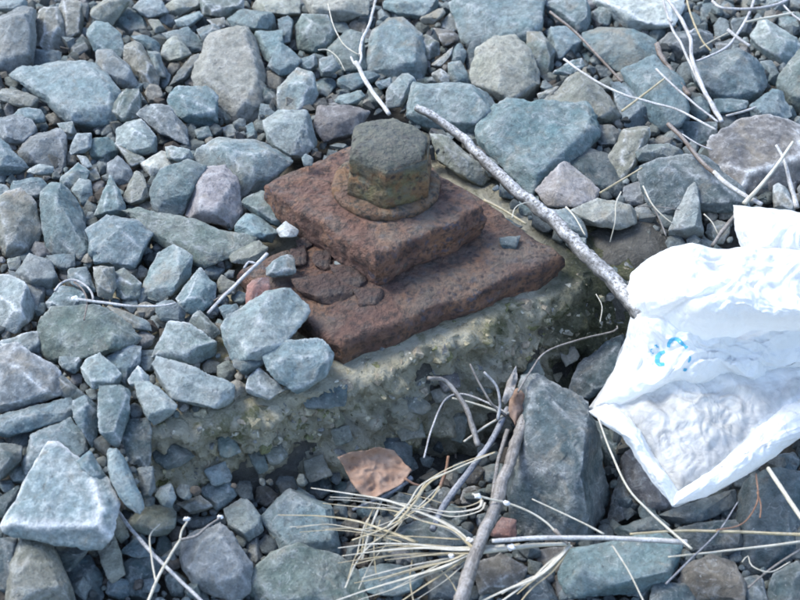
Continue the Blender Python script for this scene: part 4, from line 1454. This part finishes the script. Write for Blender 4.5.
    twig('weathered_stalk', 'thick weathered grey stalk standing beside the tall dark block', 'stalk', [
        ('stalk', M_STALK, h([(524, 418), (512, 455), (500, 490), (486, 530), (470, 570), (456, 612)], 0.034, 0.040), 5.2, 6.4, 0.2),
        ('split', M_STALK, h([(508, 430), (498, 462), (492, 500)], 0.028), 3.0, 2.0, 0.3)])
    twig('blue_stalk', 'slanting blue-grey stalk beside the weathered stalk', 'stalk', [
        ('stalk', M_STALKB, h([(508, 408), (492, 440), (470, 470), (448, 500), (432, 530)], 0.032, 0.022), 3.4, 4.2, 0.2),
        ('stalk', M_STALKB, h([(412, 478), (398, 488), (380, 498), (352, 510)], 0.026, 0.02), 3.2, 1.6, 0.3)])
    # dead plant growing at the foot of the footing
    twig('dead_plant', 'withered plant with bent grey stems at the footing', 'plant', [
        ('stem', M_STALK, h([(428, 378), (446, 382), (462, 402), (472, 425), (478, 446)], 0.060, 0.030), 2.6, 3.4, 0.3),
        ('stem', M_TWIGG, h([(424, 458), (432, 428), (445, 400), (462, 394), (486, 402), (508, 414)], 0.028, 0.034), 1.1, 1.4, 0.15),
        ('stem', M_TWIGG, h([(484, 372), (496, 386), (500, 404), (498, 420)], 0.060, 0.034), 1.5, 2.0, 0.2),
        ('stem', M_STRAW, h([(464, 442), (486, 426), (510, 412)], 0.028, 0.034), 1.3, 1.6, 0.2),
        ('stem', M_STRAW, h([(452, 398), (476, 404), (506, 414)], 0.040, 0.034), 1.1, 1.5, 0.2),
        ('stem', M_STALK, h([(470, 364), (480, 384), (492, 404), (506, 416)], 0.060, 0.034), 1.2, 1.8, 0.2),
        ('stem', M_RED, h([(440, 488), (446, 470), (448, 456)], 0.014, 0.02), 2.0, 1.6, 0.2)])
    B = M_STRAW
    blades = [
        ([(311, 488), (345, 493), (385, 500), (420, 512), (450, 526), (472, 545)], .7, 2.2, .030),
        ([(330, 497), (370, 499), (410, 505), (450, 512), (478, 508), (482, 500)], .6, 1.3, .028),
        ([(278, 515), (320, 516), (356, 521), (390, 532), (416, 542)], .6, 1.8, .026),
        ([(290, 527), (330, 525), (370, 532), (405, 540)], .5, 1.3, .022),
        ([(338, 548), (372, 544), (410, 544), (450, 548), (500, 546)], .6, 1.7, .030),
        ([(342, 556), (380, 551), (420, 548), (462, 550), (505, 546)], .6, 1.8, .032),
        ([(352, 565), (390, 556), (430, 555), (470, 553), (520, 546)], .6, 1.5, .028),
        ([(362, 578), (400, 568), (440, 560), (480, 552)], .6, 1.3, .026),
        ([(332, 602), (370, 589), (410, 577), (445, 566), (470, 553)], .6, 1.8, .030),
        ([(400, 602), (430, 582), (455, 566), (476, 552)], .6, 1.3, .026),
        ([(398, 522), (415, 502), (430, 482), (460, 467), (495, 452)], 1.2, .9, .040),
        ([(362, 560), (370, 530), (380, 505), (386, 488)], 1.0, .8, .022),
        ([(352, 540), (380, 530), (410, 514), (430, 500), (440, 486)], .9, .7, .030),
        ([(345, 588), (358, 560), (376, 540), (402, 520)], .8, .6, .024),
        ([(480, 602), (510, 588), (535, 578), (552, 565), (570, 545)], 1.1, 1.5, .030),
        ([(498, 604), (520, 588), (545, 570), (568, 546)], .9, 1.2, .028),
        ([(412, 560), (410, 580), (414, 604)], .7, .6, .02),
        ([(380, 520), (374, 545), (376, 574)], .6, .5, .02),
        ([(360, 535), (400, 536), (440, 538), (478, 540)], .5, 1.1, .026),
        ([(430, 560), (450, 580), (462, 604)], .6, .6, .02),
    ]
    rb = random.Random(3)
    for p, r0, r1, z in list(blades)[:16] * 2:
        dx, dy, k = rb.uniform(-16, 16), rb.uniform(-10, 12), rb.uniform(0.75, 1.0)
        q = p[-1]
        blades.append(([(q[0] + (x - q[0]) * k + dx * (1 - i / len(p)) + rb.uniform(-3, 3), q[1] + (y - q[1]) * k + dy * (1 - i / len(p)) + rb.uniform(-2, 2)) for i, (x, y) in enumerate(p)], r0 * 0.7, r1 * 0.65, z + rb.uniform(-0.008, 0.004)))
    stems = [('blade', rb.choice((B, B, M_STRAWY)), h(p, z), r0 * 1.0, r1 * 1.25, 0.12) for p, r0, r1, z in blades]
    stems += [('stalk', M_STRAW, h([(470, 553), (505, 549), (540, 545), (570, 544)], 0.032), 3.0, 2.0, 0.1),
              ('seed_head', M_BUD, [(511, 547, 0.034)], 4.6, 0, 0), ('seed_head', M_BUD, [(470, 540, 0.032)], 4.2, 0, 0), ('seed_head', M_BUD, [(452, 556, 0.03)], 3.6, 0, 0)]
    twig('dry_grass_tuft', 'tuft of bleached dry grass blades fanning over the stones below the leaf', 'grass tuft', stems)
    twig('seeded_straw', 'thin bent seed stem with white frosted pods beside the stalk', 'stem', [
        ('stem', M_STRAW, h([(472, 494), (490, 499), (507, 503), (530, 512), (548, 524), (562, 540)], 0.046, 0.034), 1.1, 1.3, 0.15),
        ('seed_head', M_BUD, [(478, 496, 0.046)], 3.6, 0, 0), ('seed_head', M_BUD, [(507, 503, 0.046)], 3.4, 0, 0),
        ('husk', M_STALK, h([(555, 530), (562, 538), (568, 544)], 0.036), 2.4, 1.4, 0.2)])
    twig('pale_reed', 'straight pale reed lying over the broad teal stone', 'reed',
         [('stem', M_TWIGW, h([(492, 541), (540, 538), (600, 538), (650, 540), (687, 542)], 0.038), 2.4, 3.0, 0.08)])
    for pts, mat, r0, r1, lab, z in [
        ([(630, 534), (680, 531), (740, 532), (806, 535)], M_STRAWY, 1.2, 1.8, 'long straight tan straw running past the rounded brown stone', 0.040),
        ([(668, 557), (715, 552), (760, 547), (806, 541)], M_STRAW, 0.9, 1.6, 'slightly bent pale straw above the rounded brown stone', 0.036),
        ([(532, 499), (560, 512), (585, 524), (604, 534)], M_STRAW, 0.7, 1.1, 'thin pale straw against the tall dark block', 0.048),
        ([(598, 417), (610, 450), (628, 488), (650, 512), (672, 532), (692, 549)], M_STRAW, 1.1, 1.4, 'long curved straw hanging from the corner of the bag', 0.044),
        ([(666, 584), (690, 560), (718, 532), (738, 502)], M_STALKB, 1.2, 0.8, 'thin blue-grey stem slanting across the straws', 0.042),
        ([(768, 468), (785, 494), (804, 522)], M_STRAW, 2.4, 2.6, 'thick tan straw over the large slate block', 0.044),
        ([(748, 588), (772, 568), (806, 546)], M_STALK, 1.1, 1.4, 'dark straw under the large slate block', 0.030),
        ([(742, 562), (748, 556), (752, 566), (770, 572), (790, 562)], M_STRAW, 0.7, 0.7, 'fine curled straw on the large slate block', 0.034),
        ([(612, 545), (628, 570), (645, 604)], M_STRAW, 1.0, 0.8, 'thin straw crossing the broad teal stone', 0.034)]:
        twig('straw', lab, 'straw', [('straw', mat, h(pts, z), r0, r1, 0.12)], S)
    twig('reddish_sprig', 'fine reddish-brown sprig on the large slate block', 'sprig', [
        ('stem', M_RED, h([(756, 474), (758, 498), (750, 516), (738, 526), (716, 530)], 0.044), 1.0, 0.8, 0.15),
        ('stem', M_RED, h([(757, 492), (761, 505), (760, 518)], 0.044), 0.8, 0.8, 0.15)])

# ------------------------------------------------------------------ dead leaves
def sheet(name, poly, P, nrm, mat, parent, bend, seed, thick=0.0005, rings=16, nang=72):
    """a thin curled leaf: rings from the middle to its outline, with a back side"""
    pts = [on_plane(x, y, P, nrm) for x, y in poly]
    C = sum(pts, Vector()) / len(pts)
    out = []
    per = [(b - a).length for a, b in zip(pts, pts[1:] + pts[:1])]
    tot = sum(per)
    for k in range(nang):
        d = tot * k / nang
        i = 0
        while d > per[i]:
            d -= per[i]; i += 1
        out.append(pts[i].lerp(pts[(i + 1) % len(pts)], d / per[i]))
    bm = bmesh.new()
    org = Vector(parent.location) if parent is not None else C
    def pos(q, r):
        e = (q - C).length
        hgt = bend * (r ** 2) * (0.6 + 0.8 * noise.noise(q * 45 + Vector((seed, 0, 0)))) + 0.0030 * noise.noise(q * 110 + Vector((0, seed, 0))) + 0.0016 * (1 - 2 * abs(noise.noise(q * 210))) - 0.0075 * abs(noise.noise(q * 52 + Vector((0, 0, seed))))
        return q + nrm * hgt
    for side in (0, 1):
        o_ = nrm * (-thick * side)
        c0 = bm.verts.new(pos(C, 0) + o_ - org)
        prev = None
        for r in range(1, rings + 1):
            f = r / rings
            ring = [bm.verts.new(pos(C.lerp(q, f * (1 + (0.03 * noise.noise(q * 300)) if r == rings else f / f * 1)) if False else C.lerp(q, f * (1 + 0.05 * noise.noise(q * 260) * f)), f) + o_ - org) for q in out]
            for k in range(nang):
                k2 = (k + 1) % nang
                if prev is None: fc = (c0, ring[k], ring[k2])
                else: fc = (prev[k], ring[k], ring[k2], prev[k2])
                bm.faces.new(fc if side == 0 else fc[::-1])
            prev = ring
        if side == 0: rim = prev
    for k in range(nang):
        k2 = (k + 1) % nang
        bm.faces.new((rim[k], prev[k], prev[k2], rim[k2]))
    bmesh.ops.recalc_face_normals(bm, faces=bm.faces[:])
    o = link_mesh(name, bm, mat, parent)
    if parent is None: o.location = org
    return o

def build_leaves():
    n1 = (Vector((0.1, 0, 0.5)) + TOCAM).normalized()
    P = place(375, 476, 0.030)
    root = thing('dead_leaf', P - Vector((0, 0, 0.01)), 'crumpled light brown dead leaf lying at the foot of the footing', 'leaf')
    poly = [(337, 458), (352, 452), (366, 451), (380, 448), (394, 451), (404, 462), (411, 471), (402, 484), (388, 492), (374, 500), (362, 497), (353, 486), (345, 470)]
    sheet('blade', poly, P, n1, M_LEAF, root, 0.006, 4)
    stem_ = [on_plane(x, y, P + n1 * 0.001, n1) for x, y in ((404, 478), (414, 484), (424, 486))]
    tube('leaf_stalk', stem_, [0.0009, 0.0007, 0.0006], M_RED, root)
    P = place(517, 404, 0.040)
    o = sheet('dead_leaf', [(511, 392), (518, 386), (526, 392), (524, 412), (516, 426), (509, 412)], P, n1, M_LEAF, None, -0.004, 2, rings=8, nang=36)
    tag(o, 'small curled brown leaf caught beside the tall dark block', 'leaf')
    P = place(510, 386, 0.052)
    o = sheet('seed_pod', [(502, 400), (508, 380), (517, 364), (518, 380), (512, 396), (506, 404)], P, n1, M_STALK, None, -0.006, 3, rings=8, nang=36)
    tag(o, 'withered grey-brown pod standing in the dead plant', 'pod')

# ------------------------------------------------------------------ rust chips on the lower plate
def build_chips():
    CH = [('rust', '295,280 330,275 368,290 335,305 305,297', 'large flat dark chip lying on the lower rusty plate'),
          ('rust', '330,265 358,268 368,285 345,292', 'dark chip with a pale edge beside the upper plate'),
          ('rust', '355,290 385,288 380,305 360,305', 'small dark chip at the open corner of the lower plate'),
          ('purple', '312,252 330,250 330,270 315,270', 'purple-brown chip wedged beside the upper plate'),
          ('pale', '332,262 346,262 360,270 345,272', 'thin pale splinter lying among the rust chips'),
          ('rust', '290,250 304,246 308,262 294,268', 'brown crumb between blue stone and upper plate'),
          ('slate', '500,238 520,236 514,252 502,248', 'small grey flake on the lower plate beside the upper one'),
          ('brown', '296,240 308,236 312,246 300,250', 'small brown crumb near the white pebble')]
    global place
    keep = place
    for k, (tone, pts, lab) in enumerate(CH):
        poly = parse(pts)
        cx = sum(p[0] for p in poly) / len(poly); cy = sum(p[1] for p in poly) / len(poly)
        place = lambda x, y, lift=0.0: on_z(x, y, PLATE_TOP['low'] + 0.002)
        o, e = make_stone(poly, tone, 0.0, True, 0.03, 700 + k, 0.8, 'rust_chip' if tone in ('rust', 'purple', 'brown') else 'stone_flake')
        if tone in ('rust', 'purple', 'brown'):
            o.data.materials[0] = M_CHIP
        tag(o, lab, 'chip', 'loose chips on the lower plate')
    place = keep

# ------------------------------------------------------------------ plastic bag
def tri(t):
    t = t - math.floor(t)
    return 4 * abs(t - 0.5) - 1

def crease(q, seed, f=1.0):
    w = Vector((noise.noise(q * 14 + Vector((seed, 0, 0))), noise.noise(q * 14 + Vector((0, seed, 0))), 0)) * 0.025
    a = q + w
    v = 0.0
    r = random.Random(seed)
    for k in range(7):
        th = r.uniform(0, pi); fr = r.uniform(9, 34) * f
        amp = 0.010 / (1 + fr * 0.045)
        gate = max(0.0, noise.noise(q * 12 + Vector((k * 3.1, seed, k))) + 0.35)
        v += amp * gate * tri((a.x * cos(th) + a.y * sin(th) + 0.25 * a.z) * fr + r.random())
    v += 0.0016 * tri(noise.noise(q * 30 + Vector((7, seed, 0))) * 3) + 0.0011 * tri(noise.noise(q * 55 + Vector((3, 0, seed))) * 3)
    v += 0.0045 * (1 - 2 * abs(noise.noise(q * 38 + Vector((seed, seed, 0))))) + 0.0022 * (1 - 2 * abs(noise.noise(q * 95 + Vector((0, 0, seed)))))
    return v

def bag_sheet(name, poly, centre, lift, puff, mat, parent, seed, crumple=1.0, rings=56, nang=230, hole=None, rimlift=0.0):
    """a crumpled film draped over the stones: rings from the middle to the torn outline"""
    per = [sqrt((b[0] - a[0]) ** 2 + (b[1] - a[1]) ** 2) for a, b in zip(poly, poly[1:] + poly[:1])]
    tot = sum(per)
    out = []
    for k in range(nang):
        d = tot * k / nang
        i = 0
        while d > per[i]:
            d -= per[i]; i += 1
        t = d / per[i]
        a, b = poly[i], poly[(i + 1) % len(poly)]
        jx = 1.6 * noise.noise(Vector((k * 0.21, seed, 0))) + 0.8 * noise.noise(Vector((k * 0.7, seed, 3)))
        out.append((a[0] + (b[0] - a[0]) * t + jx, a[1] + (b[1] - a[1]) * t + 1.6 * noise.noise(Vector((k * 0.19, 5, seed)))))
    bm = bmesh.new()
    org = Vector(parent.location)
    def surf(x, y, f):
        return bag_point(x, y, lift + puff * (1 - f ** 2.4) + rimlift * f ** 5, seed, crumple * (0.08 + 0.92 * (1 - f ** 5)))
    c0 = bm.verts.new(surf(centre[0], centre[1], 0) - org)
    prev = None
    for r in range(1, rings + 1):
        f = r / rings
        ring = [bm.verts.new(surf(centre[0] + (x - centre[0]) * f, centre[1] + (y - centre[1]) * f, f) - org) for x, y in out]
        for k in range(nang):
            k2 = (k + 1) % nang
            if hole is not None and r > 1:
                mx = centre[0] + (out[k][0] - centre[0]) * f; my = centre[1] + (out[k][1] - centre[1]) * f
                if any(((mx - hx) * cos(ha) + (my - hy) * sin(ha)) ** 2 / hr1 ** 2 + (-(mx - hx) * sin(ha) + (my - hy) * cos(ha)) ** 2 / hr2 ** 2 < 1 + 0.5 * noise.noise(Vector((mx * 0.3, my * 0.3, 1))) for hx, hy, hr1, hr2, ha in hole):
                    continue
            bm.faces.new((c0, ring[k], ring[k2]) if prev is None else (prev[k], ring[k], ring[k2], prev[k2]))
        prev = ring
    bmesh.ops.recalc_face_normals(bm, faces=bm.faces[:])
    return link_mesh(name, bm, mat, parent)

def bag_point(x, y, lift, seed, crumple):
    P = place(x, y, lift + 0.03 * (1 - smooth(310, 370, y)))
    return P + (TOCAM * 0.5 + Vector((0, 0, 0.6))) * crease(P, seed) * crumple

def build_bag():
    root = thing('plastic_bag', place(700, 370, 0.0), 'crumpled thin white plastic shopping bag with pale blue print', 'bag')
    low = [(632, 312), (652, 306), (690, 318), (740, 322), (800, 322), (850, 318), (862, 380), (830, 420), (800, 438), (770, 460), (745, 476), (706, 497), (673, 507), (652, 482), (636, 458), (622, 436), (602, 422), (586, 411), (600, 392), (612, 372), (621, 350), (628, 328)]
    bag_sheet('body', low, (706, 392), 0.036, 0.016, M_BAG, root, 3, 0.6, rimlift=-0.008)
    # doubled film of the upper half
    dbl = [(632, 312), (652, 306), (690, 318), (740, 322), (800, 322), (850, 318), (850, 372), (800, 376), (770, 392), (740, 384), (712, 392), (690, 398), (668, 392), (640, 402), (612, 412), (592, 408), (602, 392), (613, 372), (622, 350), (628, 328)]
    bag_sheet('upper_film', dbl, (700, 352), 0.042, 0.022, M_BAG2, root, 8, 1.0, rimlift=-0.012)
    # folded hems along the open mouth
    bag_sheet('hem', [(588, 411), (606, 404), (624, 412), (640, 430), (652, 452), (668, 476), (682, 496), (673, 506), (652, 482), (636, 458), (622, 436), (602, 424)], (638, 446), 0.040, 0.010, M_BAG2, root, 12, 0.45, 22, 170)
    bag_sheet('hem', [(673, 506), (676, 492), (694, 482), (716, 466), (740, 444), (760, 420), (785, 402), (815, 385), (850, 376), (850, 402), (815, 430), (800, 438), (770, 460), (745, 476), (706, 497)], (752, 450), 0.042, 0.012, M_BAG2, root, 17, 0.5, 26, 200)
    # puffed band and the flap above it
    band = [(627, 288), (631, 273), (650, 257), (672, 247), (692, 243), (717, 250), (745, 247), (800, 249), (860, 250), (866, 330), (800, 334), (752, 330), (735, 338), (715, 348), (702, 352), (688, 345), (672, 332), (662, 316), (645, 314), (632, 305)]
    bag_sheet('puffed_band', band, (724, 292), 0.052, 0.030, M_BAG2, root, 23, 0.8, 60, 250, rimlift=0.0)
    flap = [(733, 205), (760, 207), (800, 212), (850, 208), (866, 232), (850, 268), (800, 266), (770, 262), (744, 258), (735, 230)]
    bag_sheet('handle_flap', flap, (795, 230), 0.044, 0.016, M_BAG2, root, 31, 0.5, 36, 150, rimlift=-0.02)
    # printed marks: broken arcs of a round emblem and small letters
    def mark(pts, r0):
        bm = bmesh.new()
        org = Vector(root.location)
        L, R_ = [], []
        n = 24
        seg = len(pts) - 1
        for k in range(n + 1):
            t = k / n * seg
            i = min(int(t), seg - 1); f = t - i
            p0 = pts[max(0, i - 1)]; p1 = pts[i]; p2 = pts[i + 1]; p3 = pts[min(seg, i + 2)]
            cr = lambda a, b, c, d: 0.5 * (2 * b + (c - a) * f + (2 * a - 5 * b + 4 * c - d) * f * f + (3 * b - a - 3 * c + d) * f ** 3)
            x, y = cr(p0[0], p1[0], p2[0], p3[0]), cr(p0[1], p1[1], p2[1], p3[1])
            dx, dy = p2[0] - p1[0], p2[1] - p1[1]
            m = sqrt(dx * dx + dy * dy); nx, ny = -dy / m, dx / m
            w = r0 * (0.55 + 0.45 * sin(pi * k / n))
            for s, lst in ((-1, L), (0, None), (1, R_)):
                if lst is None: continue
                q = film_point(x + nx * w * s, y + ny * w * s)
                lst.append(bm.verts.new(q - org))
        for k in range(n):
            bm.faces.new((L[k], L[k + 1], R_[k + 1], R_[k]))
        link_mesh('print', bm, M_PRINT, root)
    upper = [o for o in root.children if o.name.startswith('upper_film')][0]
    from mathutils.bvhtree import BVHTree
    bv = BVHTree.FromPolygons([v.co + root.location for v in upper.data.vertices], [p.vertices[:] for p in upper.data.polygons])
    def film_point(x, y):
        d = ray(x, y)
        hit = bv.ray_cast(CAM, d)
        if hit[0] is None:
            return place(x, y, 0.06)
        nn = hit[1] if hit[1].dot(TOCAM) > 0 else -hit[1]
        return hit[0] + nn * 0.0006
    mark([(669, 347), (670, 342), (674, 339), (680, 341), (687, 348)], 2.3)
    mark([(665, 351.5), (660, 354), (657.5, 359), (659, 364), (665, 364.5)], 2.6)
    mark([(690, 356), (689.5, 359), (688, 362)], 1.1)
    mark([(683, 368.5), (685, 369.5), (687, 369)], 1.6)
    mark([(653, 348.5), (650.5, 350), (651.5, 353), (654, 352.5)], 0.7)
    mark([(655, 346.5), (656, 344.5), (657, 347), (658.5, 346), (659, 348)], 0.6)

build_gravel()
build_footing()
build_plate('lower_steel_plate', LOWER_PX, 0.021, PLATE_TOP['low'], M_RUST2, 'larger rusty steel plate lying flat on the concrete footing', 3)
build_plate('upper_steel_plate', UPPER_PX, 0.028, PLATE_TOP['up'], M_RUST, 'smaller thick rusty steel plate under the washer, on top of the other plate', 8, (0, 0, 0.002, 0.002))
build_bolt()
build_chips()
build_twigs()
build_leaves()
build_bag()
